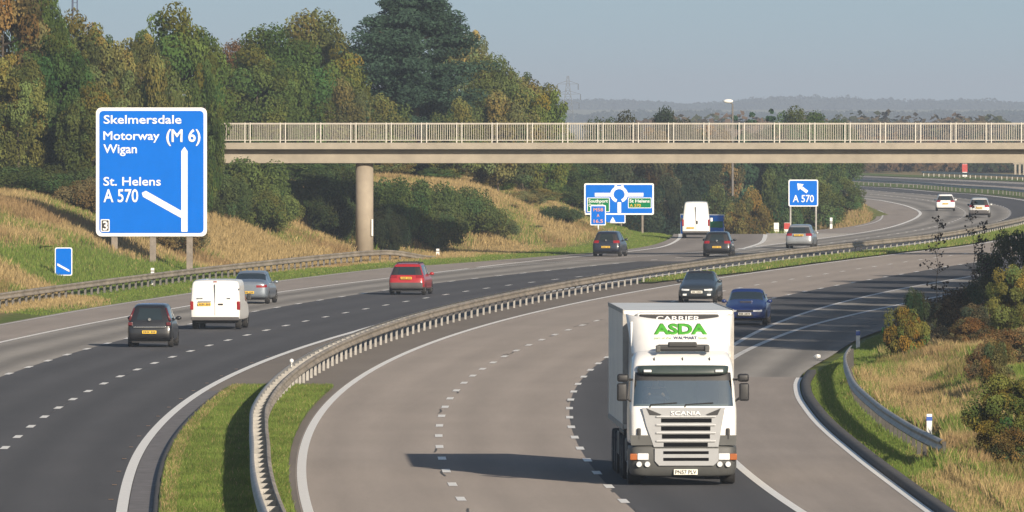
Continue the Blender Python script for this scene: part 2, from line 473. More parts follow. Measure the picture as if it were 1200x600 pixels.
rt.color_ramp.elements[0].position = .3; rt.color_ramp.elements[1].position = .7
Lk(n1.outputs["Fac"], rg.inputs[0]); Lk(n1.outputs["Fac"], rt.inputs[0])
ad = N("ShaderNodeMath"); ad.operation = 'MULTIPLY_ADD'; ad.inputs[1].default_value = 0.7; ad.inputs[2].default_value = -0.35
Lk(n2.outputs["Fac"], ad.inputs[0])
sm = N("ShaderNodeMath"); sm.operation = 'ADD'; sm.use_clamp = True
Lk(a.outputs["Fac"], sm.inputs[0]); Lk(ad.outputs[0], sm.inputs[1])
mx = N("ShaderNodeMixRGB"); Lk(sm.outputs[0], mx.inputs[0]); Lk(rt.outputs[0], mx.inputs[1]); Lk(rg.outputs[0], mx.inputs[2])
Lk(mx.outputs[0], b.inputs["Base Color"]); b.inputs["Roughness"].default_value = 0.95; b.inputs["Specular IOR Level"].default_value = 0.1
bp = N("ShaderNodeBump"); bp.inputs["Strength"].default_value = 0.6; bp.inputs["Distance"].default_value = 0.15
Lk(n1.outputs["Fac"], bp.inputs["Height"]); Lk(bp.outputs[0], b.inputs["Normal"])
tag(link_mesh("ground", me, m, smooth=True), kind="structure")

# ------------------------------------------------------------------ carriageways
def zs(z0, z1, d):
    n = max(2, int(math.ceil((z1 - z0) / d)) + 1)
    return np.linspace(z0, z1, n)

def strip_verts(fa, fb, z, h, cols):
    t = np.linspace(0, 1, cols)
    xa = np.asarray(fa(z), float) * np.ones(len(z)); xb = np.asarray(fb(z), float) * np.ones(len(z))
    X = xa[:, None] * (1 - t) + xb[:, None] * t
    Y = np.repeat(z[:, None], cols, 1)
    Hh = h(X, Y) if callable(h) else np.full(X.shape, h)
    return np.stack([X, Y, Hh], -1).reshape(-1, 3), t

def ribbon(name, fa, fb, z0, z1, h, material, d=3.0, cols=3, kind="structure"):
    z = zs(z0, z1, d)
    V, t = strip_verts(fa, fb, z, h, cols)
    ix = np.arange(len(z) * cols).reshape(-1, cols)
    q = np.c_[ix[:-1, :-1].ravel(), ix[:-1, 1:].ravel(), ix[1:, 1:].ravel(), ix[1:, :-1].ravel()]
    me = np_mesh(name, V, q)
    uv = me.uv_layers.new(name="UVMap")
    U = np.c_[np.tile(t, len(z)), V[:, 1]]
    li = np.empty(len(me.loops), np.int32); me.loops.foreach_get("vertex_index", li)
    uv.data.foreach_set("uv", U[li].astype(np.float32).ravel())
    o = link_mesh(name, me, material)
    return tag(o, kind=kind)

Z0 = 60
slip_h = lambda x, y: ground_h(x, y) + 0.075 - 3.2 * 0
ribbon("road_base", LEDGE, RKERB, Z0, 735, 0.0, M["reserve"])
ribbon("road_base", NOSE, RKERB, 735, 1600, 0.0, M["lane_grey"])
ribbon("road_hard_shoulder", LEDGE, LHS, Z0, 600, 0.006, M["shoulder"])
ribbon("road_lane", LHS, LD1, Z0, 640, 0.006, M["lane_grey"])
ribbon("road_lane", LD1, LD2, Z0, 640, 0.006, M["lane_dark"])
ribbon("road_lane", LD2, lambda z: LR(z) + 0.12, Z0, 640, 0.006, M["lane_dark"])
ribbon("road_lane", lambda z: LMAIN(z), LD1, 640, 1600, 0.006, M["lane_grey"])
ribbon("road_lane", LD1, LD2, 640, 1600, 0.006, M["lane_mid"] if False else M["lane_grey"])
ribbon("road_lane", LD2, LR, 640, 1600, 0.006, M["lane_dark"])
ribbon("road_hard_shoulder", NOSE, LMAIN, 745, 1600, 0.006, M["shoulder"])
ribbon("slip_road", LEDGE, SLIPR, 600, 736, 0.010, M["slip"])
ribbon("slip_road", lambda z: LEDGE(np.minimum(z, 800)), SLIPR, 736, 820, slip_h, M["slip"])
ribbon("road_gore", lambda z: SLIPR(z) + 0.1, lambda z: LMAIN(z) - 0.1, 668, 742, 0.011, M["gore"])
rl_l = lambda z: RL(z) - 0.15
ribbon("road_lane", rl_l, RD1, Z0, 1600, 0.006, M["lane_mid"])
ribbon("road_lane", RD1, RD2, Z0, 1600, 0.006, M["lane_mid"])
ribbon("road_lane", RD2, RE, Z0, 1600, 0.006, M["lane_dark"])
ribbon("road_hard_shoulder", RE, RKERB, Z0, 335, 0.006, M["shoulder"])
ribbon("road_hard_shoulder", RE, RKERB, 335, 720, 0.006, M["lane_grey"])
ribbon("drainage_strip", lambda z: LR(z) + 0.14, lambda z: LR(z) + 0.66, Z0, 318, 0.012, M["drain"])

# kerbs and the grassed part of the central reserve
def kerb(name, fa, fb, z0, z1, hgt, material):
    z = zs(z0, z1, 2.0); n = len(z)
    xa = fa(z); xb = fb(z)
    V = np.concatenate([np.c_[xa, z, np.zeros(n)], np.c_[xa + 0.02, z, np.full(n, hgt)], np.c_[xb - 0.02, z, np.full(n, hgt)], np.c_[xb, z, np.zeros(n)]])
    i = np.arange(n - 1)
    q = np.concatenate([np.c_[i + a * n, i + (a + 1) * n, i + 1 + (a + 1) * n, i + 1 + a * n] for a in range(3)])
    return tag(link_mesh(name, np_mesh(name, V, q), material), kind="structure")
kerb("road_kerb", lambda z: LR(z) + 0.66, lambda z: LR(z) + 0.80, Z0, 319, 0.10, M["kerb"])
kerb("road_kerb", lambda z: RKERB(z) + 0.12, lambda z: RKERB(z) + 0.42, Z0, 340, 0.12, M["kerb"])
def res_h(x, y): return 0.085 + 0.05 * vnoise(x * 3, y * 0.7)
grass_green, nt, b = new_mat("reserve_turf")
N = nt.nodes.new; Lk = nt.links.new
tc = N("ShaderNodeTexCoord"); n1 = N("ShaderNodeTexNoise"); n1.inputs["Scale"].default_value = 1.1; n1.inputs["Detail"].default_value = 8; n1.inputs["Roughness"].default_value = .75
Lk(tc.outputs["Object"], n1.inputs["Vector"])
rg = N("ShaderNodeValToRGB"); rg.color_ramp.elements[0].color = (0.06, 0.10, 0.018, 1); rg.color_ramp.elements[1].color = (0.20, 0.23, 0.06, 1)
rg.color_ramp.elements[0].position = .3; rg.color_ramp.elements[1].position = .7
Lk(n1.outputs["Fac"], rg.inputs[0]); Lk(rg.outputs[0], b.inputs["Base Color"]); b.inputs["Roughness"].default_value = .95; b.inputs["Specular IOR Level"].default_value = .1
BARX = lambda z: RL(z) + pchip([0, 240, 258, 276, 390, 450, 540, 600, 650, 780], [-0.95, -0.97, -1.1, -1.3, -1.7, -1.8, -2.3, -2.5, -2.6, -2.6])(z)
ribbon("reserve_ground", lambda z: LR(z) + 0.79, lambda z: RL(z) - 0.30, Z0, 320, res_h, grass_green, d=1.2, cols=9)
ribbon("reserve_ground", lambda z: BARX(z) - 0.3, lambda z: RL(z) - 0.30 - 1.2 * (1 - sstep(520, 560, z)), 521, 1000, lambda x, y: 0.05 + 0.04 * vnoise(x * 3, y * .5), grass_green, d=2.5, cols=5)
ribbon("reserve_ground", lambda z: LR(z) + 1.0, lambda z: RL(z) - 0.6, 1000, 1600, 0.05, grass_green, d=6)
ribbon("far_verge_ground", lambda z: RKERB(z) + 0.3, lambda z: RKERB(z) + 9, 1100, 1600, 0.06, grass_green, d=6)

# painted markings: one mesh per kind of line
mk = {"V": [], "Q": [], "n": 0}
def line(f, z0, z1, w, h=0.014, d=3.0, store=mk):
    z = zs(z0, z1, d)
    V, _ = strip_verts(lambda q: f(q) - w / 2, lambda q: f(q) + w / 2, z, h, 2)
    i = np.arange(len(z) - 1) * 2 + store["n"]
    store["V"].append(V); store["Q"].append(np.c_[i, i + 1, i + 3, i + 2]); store["n"] += len(V)
def flush(name, store, material):
    tag(link_mesh(name, np_mesh(name, np.concatenate(store["V"]), np.concatenate(store["Q"])), material), kind="structure")
line(LR, Z0, 655, 0.24); line(RL, Z0, 1600, 0.22)
line(LR, 655, 1600, 0.25, d=6)
line(LHS, Z0, 572, 0.20)
line(LHS, 576, 735, 0.24); line(lambda z: LHS(z), 735, 770, 0.24, h=lambda x, y: slip_h(x, y) + .01)
line(LMAIN, 655, 1600, 0.26, d=5)
line(lambda z: SLIPR(z), 655, 735, 0.30, h=0.020)
line(RE, Z0, 345, 0.22); line(RE, 1100, 1600, 0.22, d=6)
line(lambda z: RKERB(z) - 0.02, Z0, 334, 0.20)
for f, z0, z1, ph in ((LD1, 80, 600, 339.1), (LD2, 80, 600, 263.7), (RD1, 80, 1500, 228.5), (RD2, 80, 1500, 227.2), (LD1, 606, 1500, 606), (LD2, 606, 1500, 606)):
    z = ph - 9 * math.ceil((ph - z0) / 9)
    while z < z1:
        w = 0.20 if z < 420 else 0.17
        line(f, z - 1.15, z + 1.15, w, d=1.2); z += 9.0
flush("road_markings", mk, M["line"])
wk = {"V": [], "Q": [], "n": 0}
line(LOUT, Z0, 575, 0.16, store=wk)
line(RE, 345, 720, 0.22, store=wk); line(REL, 332, 720, 0.24, store=wk)
line(lambda z: LHS(z) + 0.2 + 4.6 * sstep(556, 650, z), 556, 655, 0.16, store=wk)
for k in range(7):      # chevrons on the gore
    zc = 628 + 6 * k; 
    xa = lambda z: LHS(zc) + 4.9 + (z - zc) * .3
    line(lambda z, zc=zc: 0.5 * (LMAIN(z) + SLIPR(z)) + (z - zc) * 0.25, zc, zc + 2.2, 0.5 + .12 * k, h=0.018, store=wk)
line(lambda z: NOSE(z) + .5, 786, 925, 0.15, store=wk)
flush("worn_road_markings", wk, M["line_worn"])
sk = {"V": [], "Q": [], "n": 0}
for k in range(16):      # amber studs along the edge line
    line(lambda z: LR(z) - 0.28, 228 + 9 * k - .12, 228 + 9 * k + .12, 0.11, h=0.02, d=1, store=sk)
flush("road_stud_markings", sk, M["stud"])
# a few sealed cracks and tyre stains
ck = {"V": [], "Q": [], "n": 0}
rr = np.random.RandomState(11)
for f in (RD1, RD2, LD2):
    for k in range(14):
        z = 215 + rr.rand() * 250
        xo = (rr.rand() - .5) * .25
        line(lambda q, z=z, xo=xo, f=f: f(q) + xo + .03 * np.sin(q * 1.3), z, z + 1 + 4 * rr.rand(), 0.05, h=0.0125, d=.8, store=ck)
flush("road_crack_markings", ck, M["kerb"])
# ------------------------------------------------------------------ footbridge over the motorway
BY = 616.0
br = empty("footbridge", (-8.8, BY, 0), "beige concrete footbridge on one round pier crossing the whole motorway", "bridge")
def bpart(name, bm, m, parent=br, smooth=False):
    o = bm_obj(name, bm, m, parent, smooth)
    o.data.transform(Matrix.Translation((8.8, -BY, 0)))
    return o
XL_, XR_ = -17.75, 62.0
bm = bmesh.new(); add_box(bm, XL_, XR_, BY - 1.75, BY + 1.75, 6.47, 6.86, 0.03); bpart("deck_slab", bm, M["concrete"])
bm = bmesh.new(); add_box(bm, XL_ + .2, XR_, BY - 0.95, BY + 0.95, 5.64, 6.46, 0.03); bpart("beam", bm, M["concrete"])
bm = bmesh.new(); add_tube(bm, (-8.8, BY, -0.3), (-8.8, BY, 5.63), 0.53, 0.53, 28); p_ = bpart("column", bm, M["concrete_col"], smooth=False)
p_.data.polygons.foreach_set("use_smooth", np.array([len(p.vertices) == 4 for p in p_.data.polygons]))
bm = bmesh.new(); add_box(bm, -8.38, -8.28, BY - .50, BY - .42, 1.3, 2.3, 0.01); c_ = bpart("number_plate_strip", bm, M["white"])
bm = bmesh.new(); add_box(bm, XL_ - 1.2, XL_ + .6, BY - 1.9, BY + 1.9, 2.2, 6.45, .03); bpart("abutment", bm, M["concrete"])
for side, yy in ((0, BY - 1.62), (1, BY + 1.62)):
    x = XL_ + 0.1; n = 0
    while x < 34.5:
        pw = 1.73
        bm = bmesh.new()
        add_box(bm, x, x + pw, yy - .03, yy + .03, 7.95, 8.04)
        add_box(bm, x, x + pw, yy - .022, yy + .022, 6.98, 7.03)
        nb = 13; hb = .014 if side == 0 else .007
        for k in range(1, nb):
            xx = x + pw * k / nb
            add_box(bm, xx - hb, xx + hb, yy - .010, yy + .010, 7.031, 7.949)
        bpart("parapet_panel", bm, M["rail"])
        if side == 0:
            for xp in (x - .03, x + pw + .03):
                bm = bmesh.new(); add_box(bm, xp - .035, xp + .035, yy - .06, yy + .06, 6.861, 8.06, .006)
                bpart("parapet_post", bm, M["rail_post"])
            bm = bmesh.new(); add_box(bm, x + pw + .061, x + 2.10 - .061, yy - .03, yy + .03, 7.95, 8.04)
            add_box(bm, x + pw + .061, x + 2.10 - .061, yy - .022, yy + .022, 6.98, 7.03)
            for k in (1, 2): add_box(bm, x + pw + .03 + .31 * k / 3 - .010, x + pw + .03 + .31 * k / 3 + .010, yy - .010, yy + .010, 7.031, 7.949)
            bpart("rail_joint", bm, M["rail"])
        x += 2.10
# ------------------------------------------------------------------ safety barriers
WPROF = [(0.0, -.155), (.035, -.15), (.08, -.115), (.08, -.075), (.02, -.03), (.02, .03), (.08, .075), (.08, .115), (.035, .15), (0, .155)]
def path_pts(fx, zz):
    x = fx(zz); dx = np.gradient(x, zz); L = np.sqrt(1 + dx * dx)
    return x, zz, 1 / L, -dx / L          # point and right-hand normal (x, y)
def beam_mesh(fx, z0, z1, off, sgn, hc, d=2.0, prof=WPROF, hfun=None, thick=0.014):
    zz = zs(z0, z1, d); x, y, nx_, ny_ = path_pts(fx, zz)
    hz = np.full(len(zz), hc) if hfun is None else hfun(zz)
    P = [(a, b) for a, b in prof] + [(a - thick - .004, b) for a, b in prof[::-1]]
    rows = []
    for a, b in P:
        rows.append(np.c_[x + nx_ * (off + sgn * a), y + ny_ * (off + sgn * a), hz + b])
    n = len(zz); k = len(P)
    V = np.stack(rows, 1).reshape(-1, 3)
    i = np.arange(n - 1) * k
    q = np.concatenate([np.c_[i + a, i + (a + 1) % k, i + k + (a + 1) % k, i + k + a] for a in range(k)])
    return V, q
def vec_parent(o, root):
    o.data.transform(Matrix.Translation(-Vector(root.location))); o.parent = root; return o

def xbar(z): return BARX(np.asarray(z, float))
b0 = (float(xbar(216)), 216.0, 0)
cb = empty("crash_barrier", b0, "long curving double-sided steel crash barrier on the central reserve", "crash barrier")
for sg in (-1, 1):
    V, q = beam_mesh(xbar, 160, 800, 0.16 * sg, sg, 0.60, 2.0)
    o = link_mesh("beam", np_mesh("beam", V, q), M["galv_worn_sunlit"] if sg > 0 else M["galv"], smooth=True); vec_parent(o, cb)
zp = list(np.arange(193.2, 800, 3.2))
def post_bm(bm, x, y, nx_, ny_):
    t = Vector((-ny_, nx_, 0)); n_ = Vector((nx_, ny_, 0)); c = Vector((x, y, 0))
    for (a0, a1, b0_, b1_, z0, z1) in ((-.04, .04, -.045, .045, -.05, .64), (-.149, .149, -.03, .03, .50, .70)):
        vs = [bm.verts.new(c + n_ * a + t * b_ + Vector((0, 0, z))) for a in (a0, a1) for b_ in (b0_, b1_) for z in (z0, z1)]
        for qd in ((0,1,3,2),(4,6,7,5),(0,4,5,1),(2,3,7,6),(0,2,6,4),(1,5,7,3)): bm.faces.new([vs[i] for i in qd])
xs_, ys_, nxs, nys = path_pts(xbar, np.array(zp))
far_bm = bmesh.new()
for i in range(len(zp)):
    if i < 99:
        bm = bmesh.new(); post_bm(bm, xs_[i], ys_[i], nxs[i], nys[i])
        vec_parent(bm_obj("post", bm, M["post_pale"]), cb)
    else: post_bm(far_bm, xs_[i], ys_[i], nxs[i], nys[i])
vec_parent(tag(bm_obj("post", far_bm, M["post_pale"]), kind="stuff"), cb)
bm = bmesh.new(); bmesh.ops.create_uvsphere(bm, u_segments=10, v_segments=6, radius=.07)
bmesh.ops.translate(bm, vec=(float(xbar(322)) - .18, 322, .84), verts=bm.verts[:]); add_tube(bm, (float(xbar(322)) - .18, 322, .6), (float(xbar(322)) - .18, 322, .8), .02, .02)
vec_parent(bm_obj("reflector", bm, M["white"]), cb)

def side_barrier(name, fx, z0, z1, sg, hc, label, spacing, hfun=None, m=M["galv_worn_sunlit"], pm=M["galv_dark"], gh=0.0, face=0.0):
    rt = empty(name, (float(fx(np.array([z0, z0 + 1]))[0]), z0, gh), label, "crash barrier")
    V, q = beam_mesh(fx, z0, z1, face, sg, hc, 2.0, hfun=hfun)
    vec_parent(link_mesh("beam", np_mesh("beam", V, q), m, smooth=True), rt)
    zz = np.arange(z0 + .4, z1 - .2, spacing)
    if len(zz) > 98: zz = zz[:98]
    x, y, nx_, ny_ = path_pts(fx, zz)
    for i in range(len(zz)):
        hh = hc if hfun is None else float(hfun(zz[i:i+1])[0])
        n_ = Vector((nx_[i], ny_[i], 0)); t = Vector((-ny_[i], nx_[i], 0)); c = Vector((x[i], y[i], 0)) - n_ * sg * .06
        bm = bmesh.new()
        vs = [bm.verts.new(c + n_ * a + t * b_ + Vector((0, 0, z))) for a in (-.05, .05) for b_ in (-.06, .06) for z in (gh - .2, hh + .10)]
        for qd in ((0,1,3,2),(4,6,7,5),(0,4,5,1),(2,3,7,6),(0,2,6,4),(1,5,7,3)): bm.faces.new([vs[j] for j in qd])
        vec_parent(bm_obj("post", bm, pm), rt)
    return rt
lbx = lambda z: LOUT(z) - 3.6 + 1.7 * sstep(585, 608, z)
side_barrier("crash_barrier", lbx, 380, 609, 1, 0.58, "steel crash barrier ramping down before the footbridge pier on the grass verge", 2.4,
             hfun=lambda z: 0.60 - 0.55 * sstep(594, 609, z))
rbx = pchip([200, 247, 260, 278, 295, 320, 334, 347, 400], [11.5, 10.3, 10.02, 9.88, 9.93, 10.4, 10.8, 11.4, 15])
side_barrier("crash_barrier", rbx, 247, 348, -1, 0.58, "short grey crash barrier curving along the slope of dry grass", 2.4, m=M["galv"], pm=M["barrier_post"], gh=0.05)
# far barriers beyond the bend
fbx = lambda z: LR(z) + 2.6
side_barrier("crash_barrier", lambda z: LR(z) + 2.6, 930, 1330, -1, 0.62, "distant pale crash barrier between the two carriageways beyond the bend", 4.8, m=M["galv"], pm=M["galv_dark"])
side_barrier("crash_barrier", lambda z: RE(z) + 9 + 30 * sstep(1380, 1450, z) * 0, 1150, 1430, -1, 0.62, "distant grey crash barrier on the verge farthest away, in front of the woods", 4.8, m=M["galv"], pm=M["galv"])
# edge of the parapet far right
pr = empty("concrete_parapet", (72.6, 1470, 0), "pale concrete parapet with gaps at the far right beyond the bend", "parapet")
for k in range(4):
    box_obj("pier", 71.5 - 72.6 + k * .62, 71.5 - 72.6 + k * .62 + .3, -.3, .3, -.4, 1.5, M["concrete"], pr, .02)
box_obj("coping", -1.25, 1.4, -.35, .35, 1.501, 1.75, M["concrete"], pr, .02)

# ------------------------------------------------------------------ signs
def sign_root(name, px_, base_py, Y, label, cat="road sign", group=None):
    X = (px_ - 600) * Y / F
    return empty(name, (X, Y, float(ground_h(X, Y))), label, cat, group=group), X
def S(px_, py_, Y, X, zb):
    """photo pixel on the sign's plane -> local x, z"""
    return ((px_ - 600) * Y / F - X, EYE - (py_ - 135) * Y / F - zb)
def panel(name, rt, x0, x1, z0, z1, m, y=0.0, t=.04, r=.08):
    bm = bmesh.new(); add_poly(bm, round_rect(x0, x1, z0, z1, r), y, y + t); return bm_obj(name, bm, m, rt)
def strip_poly(name, rt, pts, m, y, t=.012):
    bm = bmesh.new(); add_poly(bm, pts, y - t, y - .002); return bm_obj(name, bm, m, rt)

Y = 530.0
rt, X = sign_root("direction_sign", 178, 303, Y, "huge blue motorway direction sign for Skelmersdale and St. Helens on the left bank"); zb = rt.location.z
s = lambda a, b: S(a, b, Y, X, zb)
x0, z1 = s(112.5, 126); x1, z0 = s(242.5, 277)
panel("sign_face", rt, x0, x1, z0, z1, M["sign_white"], 0, .05, .28)
panel("blue_panel", rt, x0 + .17, x1 - .17, z0 + .17, z1 - .17, M["sign_blue"], -.012, .01, .2)
for pxp in (134, 179, 222):
    xx, _ = s(pxp, 0); gz = float(ground_h(X + xx, Y + .3)) - zb
    box_obj("post", xx - .16, xx + .16, .1, .42, gz - .3, z1 - .5 if pxp != 134 else z1 - .6, M["wood_post"], rt, .02)
def L_(text, a0, a1, bt, bb, bold=.02, m=M["sign_white"], yy=-.026):
    xa, zt = s(a0, bt); xb, zb_ = s(a1, bb)
    return lettering("lettering", text, xa, xb, zb_, zt, yy, m, rt, bold)
L_("Skelmersdale", 121.3, 212.7, 134.7, 144.8); L_("Motorway", 121, 187, 153.6, 163.8); L_("(M 6)", 194.5, 235, 151.2, 166.0, .03)
L_("Wigan", 121, 160.5, 168.8, 179.4); L_("St. Helens", 121, 188.5, 207.2, 217.4); L_("A 570", 121, 162, 221.3, 236.7, .02)
P = [s(a, b) for a, b in ((212.5, 271.5), (219.8, 271.5), (219.8, 177), (216.2, 172), (212.5, 177))]
strip_poly("arrow", rt, P, M["sign_white"], -.016)
P = [s(a, b) for a, b in ((212.4, 255.5), (167.5, 230.5), (166.2, 226), (171, 223.6), (212.4, 247.0))]
strip_poly("arrow", rt, P[::-1], M["sign_white"], -.016)
xa, zt = s(118, 257); xb, zb_ = s(128.5, 271.5)
panel("junction_number_plate", rt, xa, xb, zb_, zt, M["sign_white"], -.020, .008, .05)
panel("junction_number_field", rt, xa + .05, xb - .05, zb_ + .05, zt - .05, M["sign_black"], -.026, .006, .04)
lettering("lettering", "3", s(120.3, 0)[0], s(126.3, 0)[0], s(0, 269.5)[1], s(0, 259)[1], -.038, M["sign_white"], rt, .03, .010)

Y = 492.0
rt, X = sign_root("countdown_sign", 74.5, 337, Y, "small blue countdown marker sign with one white diagonal bar on green turf"); zb = rt.location.z
s = lambda a, b: S(a, b, Y, X, zb)
x0, z1 = s(64.3, 290); x1, z0 = s(84.7, 323)
panel("sign_face", rt, x0, x1, z0, z1, M["sign_white"], 0, .03, .09)
panel("blue_panel", rt, x0 + .045, x1 - .045, z0 + .045, z1 - .045, M["sign_blue"], -.010, .008, .07)
strip_poly("bar", rt, [s(a, b) for a, b in ((67.3, 308.5), (81, 316), (81.6, 318.3), (80.5, 318.3), (67.3, 311.3))][::-1], M["sign_white"], -.012)
bm = bmesh.new(); add_tube(bm, (0, .06, -.3), (0, .06, z1 - .2), .045, .045, 10); bm_obj("post", bm, M["galv"], rt)

Y = 735.0
rt, X = sign_root("direction_sign", 753, 275, Y, "wide blue roundabout map sign with green Southport and St Helens panels"); zb = rt.location.z
s = lambda a, b: S(a, b, Y, X, zb)
x0, z1 = s(684.5, 214.8); x1, z0 = s(766.3, 251.7)
panel("sign_face", rt, x0, x1, z0, z1, M["sign_white"], 0, .05, .12)
panel("blue_panel", rt, x0 + .11, x1 - .11, z0 + .11, z1 - .11, M["sign_blue"], -.012, .01, .08)
for pxp in (697, 753):
    xx, _ = s(pxp, 0); gz = float(ground_h(X + xx, Y + .3)) - zb
    box_obj("post", xx - .07, xx + .07, .1, .24, gz - .3, z1 - .2, M["wood_post"], rt, .01)
cx, cz = s(725.5, 227.8)
ro, ri = 0.60, 0.38
bm = bmesh.new()
prev = None
for i in range(33):
    a = R(-68 + 318 * i / 32.0)
    q = [bm.verts.new((cx + r_ * math.cos(a) * 1.04, yy, cz + r_ * math.sin(a))) for r_ in (ri, ro) for yy in (-.026, -.014)]
    if prev:
        for a_, b_ in ((0, 2), (2, 3), (3, 1), (1, 0)): bm.faces.new((prev[a_], prev[b_], q[b_], q[a_]))
    prev = q
bm_obj("roundabout_symbol", bm, M["sign_white"], rt)
for pts in (((697, 226.0), (716, 226.0), (716, 230.3), (697, 230.3)), ((735, 226.0), (754, 226.0), (754, 230.3), (735, 230.3)),
            ((723.6, 237), (727.9, 237), (727.9, 249.3), (723.6, 249.3)), ((720.2, 217), (723.0, 217), (723.0, 221.5), (720.2, 221.5)), ((728, 217), (730.8, 217), (730.8, 221.5), (728, 221.5))):
    strip_poly("road_symbol", rt, [s(a, b) for a, b in pts][::-1], M["sign_white"], -.0135, .012)
for (a0, a1, t0, t1, wd, rest) in ((688, 714.5, 231.5, 248.5, "Southport", None), (736, 763.5, 231.5, 244.0, "St Helens", None)):
    xa, zt = s(a0, t0); xb, zb_ = s(a1, t1)
    panel("panel_border", rt, xa, xb, zb_, zt, M["sign_white"], -.018, .005, .03)
    panel("green_panel", rt, xa + .05, xb - .05, zb_ + .05, zt - .05, M["sign_green"], -.024, .005, .03)
    L_(wd, a0 + 1.6, a1 - 2.2, t0 + 2.0, t0 + 5.8, .03, M["sign_white"], -.040)
L_("A 570", 738, 751, 239.0, 242.3, .02, M["sign_yellow"], -.040)
L_("Ormskirk", 689.6, 708, 238.6, 242.2, .03, M["sign_white"], -.040)

Y = 690.0
rt, X = sign_root("location_sign", 701, 275, Y, "small blue location sign with orange lettering in front of the roundabout map"); zb = rt.location.z
s = lambda a, b: S(a, b, Y, X, zb)
x0, z1 = s(691.8, 240.5); x1, z0 = s(710, 264)
panel("sign_face", rt, x0, x1, z0, z1, M["sign_white"], 0, .03, .06)
panel("blue_panel", rt, x0 + .06, x1 - .06, z0 + .06, z1 - .06, M["sign_blue"], -.010, .008, .04)
L_("M58", 695.3, 706.8, 243.6, 247.6, .02, M["sign_orange"]); L_("A", 699.3, 702.5, 250.6, 254.2, .02, M["sign_orange"]); L_("16.5", 695.6, 706.5, 257.0, 261.0, .02, M["sign_orange"])
bm = bmesh.new(); add_tube(bm, (0, .06, -.3), (0, .06, z1 - .2), .05, .05, 10); bm_obj("post", bm, M["white"], rt)

Y = 765.0
rt, X = sign_root("warning_sign", 724, 268, Y, "half hidden blue sign with white triangle behind the roundabout map sign"); zb = rt.location.z
s = lambda a, b: S(a, b, Y, X, zb)
x0, z1 = s(707, 246); x1, z0 = s(733, 261.5)
panel("sign_face", rt, x0, x1, z0, z1, M["sign_white"], 0, .03, .05)
panel("blue_panel", rt, x0 + .07, x1 - .07, z0 + .07, z1 - .07, M["sign_blue"], -.010, .008, .04)
strip_poly("triangle", rt, [s(a, b) for a, b in ((714.8, 260), (721.4, 260), (718.1, 254))], M["sign_white"], -.012)
for xx in (x0 + .3, x1 - .3): box_obj("post", xx - .05, xx + .05, .08, .18, float(ground_h(X + xx, Y)) - zb - .3, z1 - .2, M["wood_post"], rt)

Y = 792.0
rt, X = sign_root("direction_sign", 823, 272, Y, "blue and green sign mostly hidden behind the white van on the slip road"); zb = rt.location.z
rt.rotation_euler.z = R(-55)  # turned from the sun so the dimming stands in for tree shade
s = lambda a, b: S(a, b, Y, X, zb)
x0, z1 = s(779, 250.8); x1, z0 = s(867, 278)
panel("sign_face", rt, x0, x1, z0, z1, M["sign_white"], 0, .04, .05)
panel("blue_panel", rt, x0 + .09, x1 - .09, z0 + .09, z1 - .09, M["sign_blue"], -.010, .008, .04)
xa, zt = s(834, 259); xb, zb_ = s(864, 266.5)
panel("green_panel", rt, xa, xb, zb_, zt, M["sign_green"], -.018, .006, .03)
for xx in (x0 + .5, x1 - .5): box_obj("post", xx - .06, xx + .06, .08, .2, float(ground_h(X + xx, Y)) - zb - .3, z1 - .2, M["wood_post"], rt)

Y = 752.0
rt, X = sign_root("direction_sign", 941, 272, Y, "blue A 570 exit sign with white slanting arrow on two thin posts"); zb = rt.location.z
s = lambda a, b: S(a, b, Y, X, zb)
x0, z1 = s(924, 210.5); x1, z0 = s(958.8, 242)
panel("sign_face", rt, x0, x1, z0, z1, M["sign_white"], 0, .04, .12)
panel("blue_panel", rt, x0 + .08, x1 - .08, z0 + .08, z1 - .08, M["sign_blue"], -.010, .008, .09)
L_("A 570", 928.8, 953.8, 228.3, 236.8, .02)
P = [s(a, b) for a, b in ((934.2, 214.8), (942.0, 216.0), (939.8, 218.2), (947.2, 223.6), (945.0, 226.6), (937.6, 221.0), (935.2, 223.4))]
strip_poly("arrow", rt, P[::-1], M["sign_white"], -.012)
for pxp in (926.3, 956.2):
    xx, _ = s(pxp, 0)
    bm = bmesh.new(); add_tube(bm, (xx, .12, float(ground_h(X + xx, Y)) - zb - .3), (xx, .12, z1 - .1), .075, .075, 10); bm_obj("post", bm, M["galv"], rt)

def marker(name, px_, top, bot, Y, w, label, cat, parts, group=None, t=.06):
    X = (px_ - 600) * Y / F
    rt = empty(name, (X, Y, float(ground_h(X, Y))), label, cat, group=group); zb = rt.location.z
    zt = EYE - (top - 135) * Y / F - zb; zbt = EYE - (bot - 135) * Y / F - zb
    zbt = min(zbt, 0.05)
    box_obj("body", -w / 2, w / 2, -t / 2, t / 2, zbt - .1, zt, M[parts[0]], rt, .012)
    for nm, m_, f0, f1, g0, g1 in parts[1]:
        H_ = zt - zbt
        box_obj(nm, -w / 2 + w * g0 - .004, -w / 2 + w * g1 + .004, -t / 2 - .006, t / 2 + .006, zbt + H_ * f0, zbt + H_ * f1, M[m_], rt, .004)
    return rt
marker("marker_post", 1089, 485, 512, 272, .145, "white marker post with blue band behind the end of the short barrier", "marker post", ("white", [("reflector", "blue_band", .70, .88, 0, 1)]))
marker("marker_post", 1005.5, 387, 409, 374, .145, "white marker post with blue top beside the bush at the bend of the kerb", "marker post", ("white", [("reflector", "blue_band", .72, .95, 0, 1)]))
marker("marker_post", 178.7, 314, 331, 509, .17, "white marker post with orange panel below the huge direction sign", "marker post", ("white", [("number_panel", "orange", .25, .62, .25, .75), ("collar", "sign_back", .76, .86, 0, 1)]))
